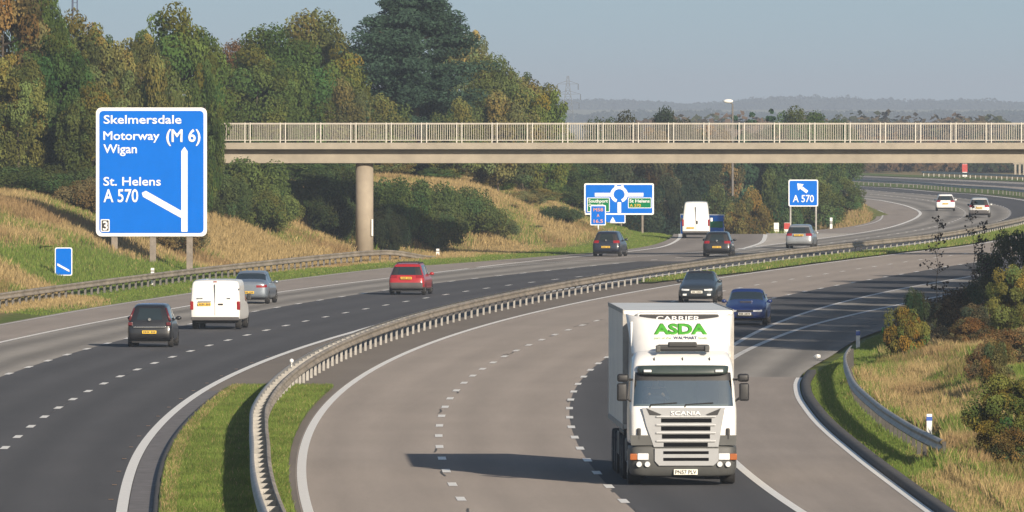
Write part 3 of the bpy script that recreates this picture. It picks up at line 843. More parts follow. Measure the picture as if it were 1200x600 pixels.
marker("marker_post", 513, 291.5, 305, 616, .19, "white marker post just past the ramped barrier end by the footbridge pier", "marker post", ("white", [("number_panel", "orange", .25, .6, .35, .7), ("collar", "sign_back", .72, .84, 0, 1)]))
marker("marker_post", 974, 255, 265, 800, .2, "thin white marker post right of the A 570 exit sign", "marker post", ("white", [("collar", "sign_back", .74, .86, 0, 1)]))
marker("marker_post", 1010.5, 235, 248, 893, .28, "white marker post with black top at the tip of the grassy nose", "marker post", ("white", [("cap", "sign_black", .74, 1.0, -.3, 1.4)]))
marker("marker_board", 909.8, 261, 273, 748, .36, "plain white marker board on the grass nose left of the exit sign", "marker board", ("white", [("band", "sign_back", .45, .5, .1, .9)]), t=.05)
marker("marker_board", 922.2, 261, 273, 748, .42, "white marker board with red top beside the leg of the exit sign", "marker board", ("white", [("red_top", "sign_red", .5, .98, 0, 1)]), t=.05)
marker("emergency_phone", 1130.5, 192, 204, 1440, .62, "red topped roadside emergency phone box far away by the woods", "emergency phone", ("white", [("red_top", "sign_red", .35, .98, -.1, 1.1)]), t=.5)

# ------------------------------------------------------------------ lamps, mast, pylon
def lamp(pxp, top, Y, zbase, label, flip=-1):
    X = (pxp - 600) * Y / F; zt = EYE - (top - 135) * Y / F
    rt = empty("street_lamp", (X, Y, zbase), label, "street lamp")
    h = zt - zbase
    bm = bmesh.new(); add_tube(bm, (0, 0, -.2), (0, 0, h - .15), .11, .07, 10); add_tube(bm, (0, 0, h - .15), (flip * .35, 0, h), .05, .05, 8)
    bm_obj("pole", bm, M["galv_dark"], rt)
    bm = bmesh.new()
    bmesh.ops.create_uvsphere(bm, u_segments=14, v_segments=8, radius=1)
    bmesh.ops.scale(bm, vec=(.42, .2, .17), verts=bm.verts[:]); bmesh.ops.translate(bm, vec=(flip * .36, 0, h + .07), verts=bm.verts[:])
    bm_obj("lamp_head", bm, M["white"], rt, True)
lamp(858.5, 119.5, 850, 0.0, "tall street lamp whose white head stands above the parapet against the hills")
lamp(797.5, 149.5, 905, -3.0, "street lamp whose white head shows through the bars of the parapet", -1)

Y = 650.0; X = (86 - 600) * Y / F
rt = empty("mast", (X, Y, float(ground_h(X, Y))), "dark blue grey twin pole mast rising above the trees at top left", "mast")
M["mast"] = mat("mast_paint", (0.05, 0.07, 0.13), .5)
for nm, xx, r_ in (("pole", -.05, .07), ("cable_riser", .24, .045)):
    bm = bmesh.new(); add_tube(bm, (xx, 0, -.3), (xx, 0, 15.5), r_, r_ * .8, 10); bm_obj(nm, bm, M["mast"], rt)
bm = bmesh.new()
for k in range(30): add_box(bm, -.04, .24, -.02, .02, .5 + k * .5, .54 + k * .5)
bm_obj("rungs", bm, M["mast"], rt)

Y = 3600.0; X = (665.5 - 600) * Y / F; k = F / Y
zt = EYE + 47 / k; 
rt = empty("pylon", (X, Y, float(ground_h(X, Y))), "faint steel lattice electricity pylon on the hazy skyline", "pylon"); g = rt.location.z; h = zt - g
M["pylon"] = mat("pylon_steel", (0.10, 0.11, 0.12), .6, .3)
bm = bmesh.new(); r_ = .13
wd = lambda z: 2.6 * (1 - z / h) ** 1.1 + .28
lv = [0, .22, .40, .54, .66, .76, .84, .92, .985]
for i in range(len(lv) - 1):
    za, zb_ = lv[i] * h, lv[i + 1] * h; a, b_ = wd(za), wd(zb_)
    for sx in (-1, 1):
        for sy in (-1, 1): add_tube(bm, (sx * a, sy * a, za), (sx * b_, sy * b_, zb_), r_, r_, 4)
    for sy in (-1, 1):
        add_tube(bm, (-a, sy * a, za), (b_, sy * b_, zb_), r_ * .6, r_ * .6, 4); add_tube(bm, (a, sy * a, za), (-b_, sy * b_, zb_), r_ * .6, r_ * .6, 4)
    add_tube(bm, (-b_, -b_, zb_), (b_, -b_, zb_), r_ * .6, r_ * .6, 4)
bm_obj("tower", bm, M["pylon"], rt)
for zf, half in ((.86, 3.6), (.70, 4.4), (.56, 3.9)):
    bm = bmesh.new()
    for sx in (-1, 1):
        add_tube(bm, (0, 0, zf * h), (sx * half, 0, zf * h), r_ * .8, r_ * .6, 4); add_tube(bm, (sx * .3, 0, zf * h + 1.1), (sx * half, 0, zf * h), r_ * .8, r_ * .6, 4)
    c_ = bm_obj("cross_arm", bm, M["pylon"], rt)
    for sx in (-1, 1):
        bm = bmesh.new(); add_tube(bm, (sx * half, 0, zf * h), (sx * half, 0, zf * h - 2.0), .16, .16, 6); bm_obj("insulator", bm, M["pylon"], c_)

# crumpled litter by the kerb
Xl, Yl = gp(958, 421)
bm = bmesh.new(); bmesh.ops.create_icosphere(bm, subdivisions=2, radius=.12)
rr = np.random.RandomState(3)
for v in bm.verts: v.co *= 0.7 + .6 * rr.rand(); v.co.z *= .7
o = bm_obj("litter_bag", bm, M["white"]); o.location = (Xl, Yl, .10)
tag(o, "crumpled white litter bag lying on the road by the kerb", "litter")
# ------------------------------------------------------------------ vehicles
M["plate_ink"] = mat("plate_ink", (.10, .08, .05), .6)
def paint(name, col, metal=0.0, rough=.35, coat=.6):
    return mat(name, col, rough, metal, var=.05, scale=2.0, coat=coat)
PID = ["body", "windscreen", "rear_window", "side_window", "tail_light", "bumper", "headlight", "grille", "roof", "trim"]
def loft_vehicle(rt, st, seg_fn, cap_fn, mats, cols=(-1, -.62, .62, 1), sub=2):
    """st: cross sections from tail to nose: (y at bottom, y at top, z bottom, z belt, z top, half width, half width at belt, half width at roof)"""
    bm = bmesh.new(); loops = []; nc = len(cols)
    for (yb, yt, zb, zw, zt, w, wb, wr) in st:
        lv = [(.90 * w, zb), (.985 * w, zb + .09), (w, zb + .45 * (zw - zb)), (.985 * w, zb + .82 * (zw - zb)), (wb, zw),
              (wb + (wr - wb) * .6, zw + .55 * (zt - .05 - zw)), (wr, zt - .05), (.86 * wr, zt)]
        lp = []
        def pt(x, z): 
            f = (z - zb) / max(.05, zt - zb); f = max(0, (f - .35) / .65) if yt != yb else 0
            return bm.verts.new((x, yb + (yt - yb) * f, z))
        bot = [pt(c * lv[0][0], lv[0][1]) for c in cols]
        rgt = [pt(x, z) for x, z in lv[1:7]]
        top = [pt(c * lv[7][0], lv[7][1] + (.025 if 0 < i < nc - 1 else 0)) for i, c in enumerate(cols)]
        lft = [pt(-x, z) for x, z in lv[1:7]]
        loops.append((bot, rgt, top, lft, lv))
    def setid(f, i): f.material_index = i
    for i in range(len(loops) - 1):
        A, B = loops[i], loops[i + 1]
        for c in range(nc - 1):
            setid(bm.faces.new((A[0][c], B[0][c], B[0][c + 1], A[0][c + 1])), 5)
            setid(bm.faces.new((A[2][c], A[2][c + 1], B[2][c + 1], B[2][c])), seg_fn(i, "top", c))
        for sgn in (0, 1):
            ca = [A[0][-1]] + A[1] + [A[2][-1]] if sgn else [A[0][0]] + A[3] + [A[2][0]]
            cb_ = [B[0][-1]] + B[1] + [B[2][-1]] if sgn else [B[0][0]] + B[3] + [B[2][0]]
            for r_ in range(7):
                q = (ca[r_], ca[r_ + 1], cb_[r_ + 1], cb_[r_]) if sgn else (ca[r_], cb_[r_], cb_[r_ + 1], ca[r_ + 1])
                setid(bm.faces.new(q), seg_fn(i, "side", r_))
    for end, lp in ((0, loops[0]), (1, loops[-1])):
        y0 = st[0 if not end else -1]
        rows = [lp[0]]
        for r_ in range(6):
            L_, R_ = lp[3][r_], lp[1][r_]
            rows.append([L_] + [bm.verts.new((R_.co.x * c, R_.co.y - (.05 if not end else -.05) * (1 if r_ < 5 else .3), R_.co.z)) for c in cols[1:-1]] + [R_])
        rows.append(lp[2])
        for r_ in range(7):
            for c in range(nc - 1):
                q = (rows[r_][c], rows[r_][c + 1], rows[r_ + 1][c + 1], rows[r_ + 1][c])
                setid(bm.faces.new(q if not end else q[::-1]), cap_fn(end, r_, c))
    bmesh.ops.recalc_face_normals(bm, faces=bm.faces)
    me = bpy.data.meshes.new("tmp"); bm.to_mesh(me); bm.free()
    for k in range(len(PID)): me.materials.append(None)
    o = bpy.data.objects.new("tmp", me); COL.objects.link(o)
    md = o.modifiers.new("s", 'SUBSURF'); md.levels = sub; md.render_levels = sub; md.subdivision_type = 'CATMULL_CLARK'
    ev = o.evaluated_get(bpy.context.evaluated_depsgraph_get()); m2 = bpy.data.meshes.new_from_object(ev)
    bpy.data.objects.remove(o); bpy.data.meshes.remove(me)
    co = np.array([v.co[:] for v in m2.vertices]); out = {}
    parts = {}
    for p in m2.polygons:
        vs = list(p.vertices); cx = co[vs, 0].mean(); k = p.material_index
        key = (k, (1 if cx > 0 else -1) if k in (3, 4, 6) else 0)
        if k == 9: key = (9, (1 if cx > 0 else -1) * (2 if co[vs, 1].mean() < st[1][0] + .35 else 1))
        if k == 5: key = (5, 1 if co[vs, 1].mean() > (st[0][0] + st[-1][0]) / 2 else -1)
        parts.setdefault(key, []).append(vs)
    bpy.data.meshes.remove(m2)
    for key, fs in parts.items():
        used = sorted({v for f in fs for v in f}); ix = {v: i for i, v in enumerate(used)}
        me = bpy.data.meshes.new(PID[key[0]])
        me.from_pydata([tuple(co[v]) for v in used], [], [[ix[v] for v in f] for f in fs]); me.update()
        link_mesh(PID[key[0]], me, mats[key[0]], rt, True)

def wheel(rt, x, y, r_, wdt=.2, rim="rim"):
    s_ = 1 if x > 0 else -1
    bm = bmesh.new(); n = 24
    prof = [(x - s_ * wdt, r_ * .6), (x - s_ * wdt, r_ * .95), (x - s_ * (wdt - .03), r_), (x - s_ * .03, r_), (x, r_ * .95), (x, r_ * .66)]
    rings = [[bm.verts.new((px_, y + rr_ * math.cos(2 * math.pi * i / n), r_ + rr_ * math.sin(2 * math.pi * i / n))) for i in range(n)] for px_, rr_ in prof]
    for a, b_ in zip(rings[:-1], rings[1:]):
        for i in range(n): bm.faces.new((a[i], a[(i + 1) % n], b_[(i + 1) % n], b_[i]))
    bm.faces.new(rings[0])
    wh = bm_obj("wheel", bm, M["tyre"], rt, True)
    bm = bmesh.new()
    add_tube(bm, (x - s_ * .08, y, r_), (x - s_ * .03, y, r_), r_ * .3, r_ * .18, 12)
    for k in range(7):
        a = 2 * math.pi * k / 7
        add_tube(bm, (x - s_ * .04, y, r_), (x - s_ * .03, y + r_ * .62 * math.cos(a), r_ + r_ * .62 * math.sin(a)), r_ * .09, r_ * .07, 5)
    add_tube(bm, (x - s_ * .14, y, r_), (x - s_ * .10, y, r_), r_ * .66, r_ * .66, 20)
    bm_obj("rim", bm, M[rim], wh)

def plate(rt, y, z, front=False, w=.52, col=None, x=0.0):
    s_ = 1 if front else -1
    y0, y1 = sorted((y, y + s_ * .025))
    chars = bmesh.new()
    for i in range(7):
        cx = x + (i - 3 + (.35 if i > 3 else -.25)) * w * .115
        add_box(chars, cx - w * .04, cx + w * .04, y0 - .002 if not front else y1, y0 if not front else y1 + .002, z - .034, z + .034)
    p = box_obj("number_plate", x - w / 2, x + w / 2, y0, y1, z - .056, z + .056, col or (M["plate_w"] if front else M["plate_y"]), rt, .004)
    bm_obj("plate_characters", chars, M["plate_ink"], p)
    return p

def mirrors(rt, x, y, z, m, s_=1.0):
    for sg in (-1, 1):
        bm = bmesh.new(); bmesh.ops.create_uvsphere(bm, u_segments=12, v_segments=8, radius=1)
        bmesh.ops.scale(bm, vec=(.11 * s_, .07, .075 * s_), verts=bm.verts[:]); bmesh.ops.translate(bm, vec=(sg * (x + .10), y, z), verts=bm.verts[:])
        add_tube(bm, (sg * (x - .04), y + .02, z - .04), (sg * (x + .06), y, z - .02), .02, .02, 6)
        bm_obj("wing_mirror", bm, m, rt, True)

def car_root(name, px_, py_, tang, L_, label, away=True, cat="car"):
    """px,py: where the middle of the near bumper meets the road; heading along the lane"""
    x, y = gp(px_, py_); a = math.atan(float((tang(y + 12) - tang(y - 8)) / 20.0))
    d = Vector((math.sin(a), math.cos(a)))
    c = Vector((x, y)) + d * L_ / 2
    rz = -a if away else math.pi - a
    return empty(name, (c.x, c.y, 0.012), label, cat, rz)

def hatch(rt, L_, W, H, body, belt=.93, style="hatch", hood=.9, tail=None, rim="rim", lowtrim=True, gl=None, roofm=None, frontlights=True):
    w = W / 2; h = L_ / 2; G_ = gl or M["glass"]
    if style == "hatch":
        st = [(-h + .06, -h + .40, .30, belt, H - .07, w * .93, w * .90, w * .70), (-h + .22, -h + .58, .24, belt + .01, H - .015, w, w * .93, w * .72),
              (-h + .85, -h + .95, .20, belt, H, w, w * .94, w * .74), (-h + 1.80, -h + 1.82, .20, belt - .02, H, w, w * .94, w * .75),
              (-h + 1.90, -h + 1.92, .20, belt - .02, H, w, w * .94, w * .75), (h - 1.45, h - 1.75, .20, belt - .03, H - .05, w, w * .94, w * .73),
              (h - 1.02, h - 1.02, .20, belt - .04, belt + .10, w, w * .94, w * .80), (h - .40, h - .40, .22, belt - .18, belt - .06, w * .98, w * .92, w * .84),
              (h - .04, h - .04, .26, belt - .32, belt - .24, w * .84, w * .80, w * .72)]
        sides = (1, 2, 4)
    elif style == "estate":
        st = [(-h + .06, -h + .42, .30, belt, H - .07, w * .93, w * .90, w * .72), (-h + .2, -h + .56, .24, belt + .01, H - .01, w, w * .93, w * .74),
              (-h + 1.15, -h + 1.2, .20, belt, H + .01, w, w * .94, w * .75), (-h + 2.05, -h + 2.07, .20, belt - .02, H + .01, w, w * .94, w * .75),
              (-h + 2.15, -h + 2.17, .20, belt - .02, H, w, w * .94, w * .75), (h - 1.5, h - 1.85, .20, belt - .03, H - .06, w, w * .94, w * .73),
              (h - 1.08, h - 1.08, .20, belt - .04, belt + .08, w, w * .94, w * .80), (h - .40, h - .40, .22, belt - .17, belt - .06, w * .98, w * .92, w * .84),
              (h - .04, h - .04, .26, belt - .32, belt - .24, w * .84, w * .80, w * .72)]
        sides = (1, 2, 4)
    else:   # saloon
        st = [(-h + .05, -h + .05, .30, belt - .05, belt + .06, w * .90, w * .86, w * .80), (-h + .2, -h + .18, .24, belt, belt + .11, w * .98, w * .92, w * .85),
              (-h + .72, -h + .72, .20, belt + .02, belt + .13, w, w * .94, w * .84), (-h + 1.15, -h + 1.38, .20, belt, H - .05, w, w * .94, w * .72),
              (-h + 1.55, -h + 1.65, .20, belt, H, w, w * .94, w * .73), (-h + 2.3, -h + 2.32, .20, belt - .02, H + .01, w, w * .94, w * .74), (-h + 2.38, -h + 2.40, .20, belt - .02, H + .01, w, w * .94, w * .74),
              (h - 1.62, h - 1.92, .20, belt - .03, H - .06, w, w * .94, w * .72),
              (h - 1.18, h - 1.18, .20, belt - .04, belt + .07, w, w * .94, w * .82), (h - .45, h - .45, .22, belt - .14, belt - .05, w * .98, w * .92, w * .84),
              (h - .05, h - .05, .26, belt - .28, belt - .20, w * .86, w * .82, w * .74)]
        sides = (3, 4, 6)
    n = len(st); wsi = n - 4
    def seg(i, kind, k):
        if kind == "top":
            if i == wsi: return 1
            if style == "saloon" and i == 2: return 2
            if style == "saloon" and i in (3, 4, 5, 6) or style != "saloon" and i < wsi: return 8
            return 0
        if k in (4, 5) and i in sides: return 3
        if k in (4, 5) and i == sides[-1] - 1: return 9
        if k == 0 and lowtrim: return 5
        if style == "saloon" and i == 2 and k == 6: return 2
        if i == wsi and k == 6: return 1
        if style == "saloon" and i == 0 and k in (3,): return 4
        if i == 0 and k in (2, 3) and style != "saloon": return 4 if k == 3 and tail != "high" else 0
        return 0
    def cap(end, r_, c):
        if end == 0:
            if r_ <= 1: return 5
            if style != "saloon":
                if r_ in (4, 5): return 2 if c == 1 else (0 if tail == "high" else 9)
                if r_ == 3 and c != 1: return 4 if tail != "high" else 0
                return 0
            if r_ == 3 and c != 1: return 4
            return 0
        if r_ == 0: return 5
        if r_ == 1: return 7 if c == 1 else 5
        if r_ in (2, 3): return 7 if (c == 1 and r_ == 3) else (6 if c != 1 and r_ == 3 else 0)
        return 0
    mats = [body, G_, G_, G_, M["tail_dark"] if tail == "high" else M["taillight"], body if not lowtrim == "grey" else M["bumper_grey"], M["headlight"], M["black"], roofm or body, M["black"]]
    cl = (-1, -.95, .95, 1) if tail == "high" else ((-1, -.80, .80, 1) if style != "saloon" else (-1, -.60, .60, 1))
    loft_vehicle(rt, st, seg, cap, mats, cols=cl, sub=2)
    for sg in (-1, 1):
        for yy in (-h + .78, h - .82): wheel(rt, sg * (w - .005), yy, .305, .19, rim)
    mirrors(rt, w * .95, h - 1.55, belt + .05, body)
    box_obj("underbody", -w * .8, w * .8, -h + .3, h - .3, .17, .30, M["black"], rt)
    return st
M["bumper_grey"] = mat("grey_bumper", (.075, .07, .07), .7)
P_black = paint("black_paint", (.012, .012, .014)); P_red = paint("red_paint", (.36, .015, .018)); P_silver = paint("silver_paint", (.38, .40, .42), .55, .32)
P_blue = paint("blue_paint", (.007, .024, .13)); P_dark = paint("dark_grey_paint", (.035, .045, .055), .3); P_navy = paint("dark_blue_paint", (.014, .018, .032))
P_white = paint("white_paint", (.82, .81, .79), 0, .4, .4); P_bsilver = paint("blue_silver_paint", (.26, .30, .35), .5, .32); P_wsilver = paint("bright_silver_paint", (.62, .62, .60), .3, .35)

def chrome_strip(rt, w, y, z): box_obj("tailgate_strip", -w, w, y, y + .03, z - .02, z + .02, M["chrome"], rt, .006)
def badge(rt, y, z):
    bm = bmesh.new(); add_tube(bm, (0, y, z), (0, y + .03, z), .055, .06, 14); bm_obj("badge", bm, M["chrome"], rt)

rt = car_root("car", 175, 407.5, LD1, 4.0, "black hatchback with rear lights beside the window, nearest on the left carriageway")
hatch(rt, 4.0, 1.66, 1.56, P_black, .98, tail="high"); plate(rt, -2.035, .56); 
for sg in (-1, 1):
    bm = bmesh.new(); add_tube(bm, (sg * .745, -1.86, .98), (sg * .575, -1.60, 1.43), .045, .035, 10); bm_obj("tail_light", bm, M["tail_dark"], rt, True)
    box_obj("tail_light", sg * .70 - .08, sg * .70 + .08, -2.00, -1.86, .80, .92, M["tail_dark"], rt, .02)
chrome_strip(rt, .58, -2.03, .74); badge(rt, -1.99, 1.02)
rt = car_root("car", 291, 356.5, LD1, 4.5, "blue grey silver saloon just ahead of the white panel van")
hatch(rt, 4.5, 1.75, 1.44, P_bsilver, .90, "saloon"); plate(rt, -2.285, .52); 
rt = car_root("car", 476, 346, LD1, 4.35, "red estate car with grey rear bumper and black roof rails")
hatch(rt, 4.35, 1.72, 1.47, P_red, .92, "estate", lowtrim="grey"); plate(rt, -2.19, .80)
for sg in (-1, 1): box_obj("roof_rail", sg * .52 - .025, sg * .52 + .025, -1.5, .3, 1.475, 1.53, M["black"], rt, .008)
box_obj("sunroof_flap", -.42, .42, -.5, -.1, 1.485, 1.56, M["black"], rt, .01)
rt = car_root("car", 710, 301, LHS, 3.95, "dark hatchback with lit rear lights about to leave by the slip road")
hatch(rt, 3.95, 1.70, 1.50, P_navy, .95); plate(rt, -2.01, .58); badge(rt, -1.97, .98)
rt = car_root("car", 840, 301.5, LMAIN, 4.0, "black hatchback with yellow plate on the motorway below the white slip road van")
hatch(rt, 4.0, 1.72, 1.50, P_black, .95); plate(rt, -2.035, .60); badge(rt, -1.99, .98)
rt = car_root("car", 936, 291.5, LMAIN, 4.3, "silver estate car passing the A 570 exit sign")
hatch(rt, 4.3, 1.74, 1.50, P_silver, .94, "estate"); plate(rt, -2.18, .86, w=.6)
rt = car_root("car", 1108, 247.5, LD1, 3.9, "distant white hatchback, left of the two cars by the bend")
hatch(rt, 3.9, 1.72, 1.48, P_white, .93); plate(rt, -1.99, .66)
rt = car_root("car", 1147.5, 255, LD2, 4.2, "distant bright silver car with black rear bumper, right of the two by the bend")
hatch(rt, 4.2, 1.78, 1.62, P_wsilver, 1.0, lowtrim="grey"); plate(rt, -2.13, .80)
rt = car_root("car", 821, 356, RD1, 4.6, "dark grey car with black fabric roof coming towards us behind the lorry", away=False)
rt.location = Vector((*gp(819, 355.5), .012)) + Vector((.12, 2.3, 0))
hatch(rt, 4.6, 1.74, 1.40, P_dark, .92, "saloon", roofm=M["black"]); plate(rt, 2.30, .50, True)
for sg in (-1, 1):
    box_obj("fog_light", sg * .55 - .09, sg * .55 + .09, 2.24, 2.30, .33, .42, M["headlight"], rt, .02)
rt = car_root("car", 877, 382, RD2, 4.4, "bright blue saloon with bonnet scoop and lit headlamp beside the lorry", away=False)
rt.location = Vector((*gp(876, 381.5), .012)) + Vector((.05, 2.15, 0))
hatch(rt, 4.4, 1.74, 1.42, P_blue, .90, "saloon"); plate(rt, 2.22, .46, True)
bm = bmesh.new(); add_box(bm, -.27, .27, .95, 1.5, .86, .985, .03); sc_ = bm_obj("bonnet_scoop", bm, P_blue, rt)
box_obj("scoop_opening", -.23, .23, 1.49, 1.51, .90, .965, M["black"], sc_, .004)
bm = bmesh.new(); add_box(bm, -.70, .70, -2.12, -1.92, 1.14, 1.18, .012)
for sg in (-1, 1): add_box(bm, sg * .62 - .03, sg * .62 + .03, -2.1, -1.94, .98, 1.139)
bm_obj("rear_wing", bm, P_blue, rt)

# panel vans
def van(rt, L_, W, H, high=False, mirror_m=None):
    w = W / 2; h = L_ / 2; b_ = 1.02
    st = [(-h + .03, -h + (.12 if not high else .22), .36, b_, H - .04, w * .985, w * .985, w * (.93 if not high else .80)), (-h + .12, -h + (.2 if not high else .34), .30, b_, H, w, w, w * (.95 if not high else .84)),
          (-h + .5, -h + .55, .28, b_, H + .03, w, w, w * (.95 if not high else .84)), (h - 2.6, h - 2.6, .28, b_, H + .03, w, w, w * (.95 if not high else .85)),
          (h - 2.5, h - 2.5, .28, b_, H + .03, w, w, w * (.95 if not high else .85)), (h - 1.55, h - 1.75, .28, b_, H - .03, w, w, w * .85),
          (h - .95, h - .95, .28, b_, b_ + .18, w, w * .96, w * .84), (h - .25, h - .25, .30, b_ - .2, b_ - .08, w * .97, w * .92, w * .82), (h - .03, h - .03, .32, b_ - .38, b_ - .3, w * .88, w * .84, w * .76)]
    def seg(i, kind, k):
        if kind == "top": return 1 if i == 5 else 0
        if k in (4, 5) and i == 4: return 3
        if k == 0: return 5
        return 0
    def cap(end, r_, c):
        if end == 0: return 5 if r_ == 0 else 0
        return 5 if r_ <= 1 else (6 if r_ == 3 and c != 1 else (7 if r_ == 2 and c == 1 else 0))
    loft_vehicle(rt, st, seg, cap, [P_white, M["glass"], M["glass"], M["glass"], M["taillight"], M["bumper_grey"], M["headlight"], M["black"], P_white, M["black"]], sub=2)
    for sg in (-1, 1):
        for yy in (-h + .95, h - .95): wheel(rt, sg * (w - .02), yy, .34, .22)
        zz = (.78, 1.12) if not high else (.85, 1.3)
        box_obj("tail_light", sg * (w - .06) - .065, sg * (w - .06) + .065, -h + .005, -h + .2, *zz, M["taillight"], rt, .02)
        for zh in (1.0, H - .35): box_obj("hinge", sg * (w - .02) - .03, sg * (w - .02) + .03, -h + .02, -h + .10, zh, zh + .05, M["sign_back"], rt, .008)
    box_obj("bumper_step", -w * .96, w * .96, -h - .06, -h + .12, .36, .50, M["bumper_grey"], rt, .03)
    box_obj("underbody", -w * .8, w * .8, -h + .3, h - .3, .24, .36, M["black"], rt)
    for sg in (-1, 1):
        box_obj("wing_mirror", sg * (w + .09) - .08, sg * (w + .09) + .08, h - 1.75, h - 1.62, 1.12, 1.38, mirror_m or M["black"], rt, .03)
    return st
rt = car_root("van", 252, 386.5, LD1, 4.9, "low white panel van with plain double rear doors between the black and silver cars", cat="van")
van(rt, 4.9, 1.97, 1.93); h = 2.45
box_obj("door_seam", -.008, .008, -h - .035, -h + .1, .55, 1.80, M["sign_back"], rt)
plate(rt, -h - .045, 1.00, x=-.42); box_obj("plate_lamp", -.68, -.16, -h - .05, -h, 1.085, 1.115, M["black"], rt, .006)
box_obj("door_handle", .13, .32, -h - .06, -h, .97, 1.03, M["black"], rt, .012); box_obj("badge", .48, .62, -h - .045, -h, 1.22, 1.26, M["chrome"], rt, .008)
box_obj("badge", -.72, -.48, -h - .045, -h, 1.22, 1.26, M["chrome"], rt, .008); box_obj("brake_light", -.07, .07, -h + .07, -h + .16, 1.87, 1.91, M["taillight"], rt, .008)
rt = car_root("van", 815.5, 279.5, SLIPR, 5.6, "tall white panel van with narrow rear leaving on the slip road", cat="van")
van(rt, 5.6, 1.90, 2.48, True, M["white"]); h = 2.8
plate(rt, -h - .045, .72, x=-.38); box_obj("door_handle", .03, .13, -h - .06, -h, .98, 1.22, M["black"], rt, .012); box_obj("door_seam", -.008, .008, -h - .035, -h + .1, .55, 2.2, M["sign_back"], rt)

# ------------------------------------------------------------------ the articulated lorry
P_silverp = paint("grille_silver", (.33, .34, .355), .3, .45); P_slat = paint("slat_silver", (.46, .47, .48), .25, .4); M["slot"] = mat("grille_gap", (.006, .006, .007), .9, spec=.1); P_cab = paint("cab_white", (.84, .83, .81), 0, .35, .5)
M["trailer"] = mat("trailer_panel", (.76, .75, .71), .45, var=.06, scale=.7); M["cab_grey"] = mat("cab_dark_grey", (.075, .077, .075), .55)
M["asda_green"] = mat("supermarket_green", (.075, .36, .035), .4, var=.03); M["text_navy"] = mat("navy_print", (.05, .06, .16), .4); M["text_pale"] = mat("pale_green_print", (.55, .66, .42), .4)
M["cabin"] = mat("cabin_trim", (.42, .40, .36), .8); M["seat"] = mat("seat_cloth", (.05, .05, .06), .9)
gm = bpy.data.materials.new("windscreen_glass"); gm.use_nodes = True; nt = gm.node_tree; nt.nodes.clear()
o_ = nt.nodes.new("ShaderNodeOutputMaterial"); t_ = nt.nodes.new("ShaderNodeBsdfTransparent"); g_ = nt.nodes.new("ShaderNodeBsdfGlossy"); fr = nt.nodes.new("ShaderNodeFresnel"); mx = nt.nodes.new("ShaderNodeMixShader")
t_.inputs[0].default_value = (.70, .80, .76, 1); g_.inputs[0].default_value = (1.0, .98, .84, 1); g_.inputs["Roughness"].default_value = .05; fr.inputs[0].default_value = 1.7
ad_ = nt.nodes.new("ShaderNodeMath"); ad_.operation = 'ADD'; ad_.use_clamp = True; ad_.inputs[1].default_value = .46
nt.links.new(fr.outputs[0], ad_.inputs[0]); nt.links.new(ad_.outputs[0], mx.inputs[0]); nt.links.new(t_.outputs[0], mx.inputs[1]); nt.links.new(g_.outputs[0], mx.inputs[2]); nt.links.new(mx.outputs[0], o_.inputs[0])
M["screen"] = gm
LX, LY = gp(801, 570)
lorry = empty("articulated_lorry", (LX, LY + .0, .012), "big white articulated lorry with green ASDA lettering coming towards us", "lorry", R(1.55))
def loft_z(slices, ids, mats, sub=2):
    """slices: (z, half width, front y, back y, corner) from bottom to top; ids(i, column)"""
    bm = bmesh.new(); loops = []
    for z, w, f, b_, c in slices:
        half = [(w, b_), (w, f + 1.25), (w, f + c), (w - c * .35, f + c * .30), (w - c, f), (w * .33, f - .02)]
        pts = [(-x, y) for x, y in half] + half[::-1]
        loops.append([bm.verts.new((x, y, z)) for x, y in pts])
    n = 12
    for i in range(len(loops) - 1):
        for k in range(n):
            j = (k + 1) % n
            f = bm.faces.new((loops[i][k], loops[i][j], loops[i + 1][j], loops[i + 1][k])); f.material_index = ids(i, k)
    for lp in (loops[0], loops[-1]):      # caps of quads
        for k in range(5):
            f = bm.faces.new((lp[k], lp[k + 1], lp[10 - k], lp[11 - k])); f.material_index = 0
    bmesh.ops.recalc_face_normals(bm, faces=bm.faces)
    me = bpy.data.meshes.new("tmp"); bm.to_mesh(me); bm.free()
    for k in mats: me.materials.append(None)
    o = bpy.data.objects.new("tmp", me); COL.objects.link(o); md = o.modifiers.new("s", 'SUBSURF'); md.levels = sub
    m2 = bpy.data.meshes.new_from_object(o.evaluated_get(bpy.context.evaluated_depsgraph_get())); bpy.data.objects.remove(o); bpy.data.meshes.remove(me)
    co = np.array([v.co[:] for v in m2.vertices]); parts = {}
    for p in m2.polygons:
        vs = list(p.vertices); k = p.material_index
        parts.setdefault((k, (1 if co[vs, 0].mean() > 0 else -1) if mats[k][0] in ("side_window",) else 0), []).append(vs)
    bpy.data.meshes.remove(m2); res = {}
    for key, fs in parts.items():
        used = sorted({v for f in fs for v in f}); ix = {v: i for i, v in enumerate(used)}
        nm, m_ = mats[key[0]]; me = bpy.data.meshes.new(nm)
        me.from_pydata([tuple(co[v]) for v in used], [], [[ix[v] for v in f] for f in fs]); me.update()
        res[nm] = link_mesh(nm, me, m_, lorry, True)
    return res
BK = 2.05
sl = [(.92, 1.235, .05, BK, .22), (.96, 1.24, .03, BK, .22), (1.30, 1.25, .0, BK, .22), (1.74, 1.25, .03, BK, .22), (1.83, 1.24, .07, BK, .24), (1.87, 1.24, .08, BK, .24),
      (2.50, 1.20, .29, BK, .24), (2.56, 1.195, .31, BK, .24), (2.80, 1.17, .44, BK, .26), (3.02, 1.10, .72, BK, .28), (3.12, .98, 1.1, BK, .3)]
def cid(i, k):
    if i in (4, 5, 6) and k in (3, 4, 5, 6, 7) : return 1 if i in (5, 4) else 2
    if i == 5 and k in (1, 9): return 3
    return 0
cabp = loft_z(sl, cid, [("cab", P_cab), ("windscreen", M["screen"]), ("screen_header", M["black"]), ("side_window", M["glass_truck_side"])])
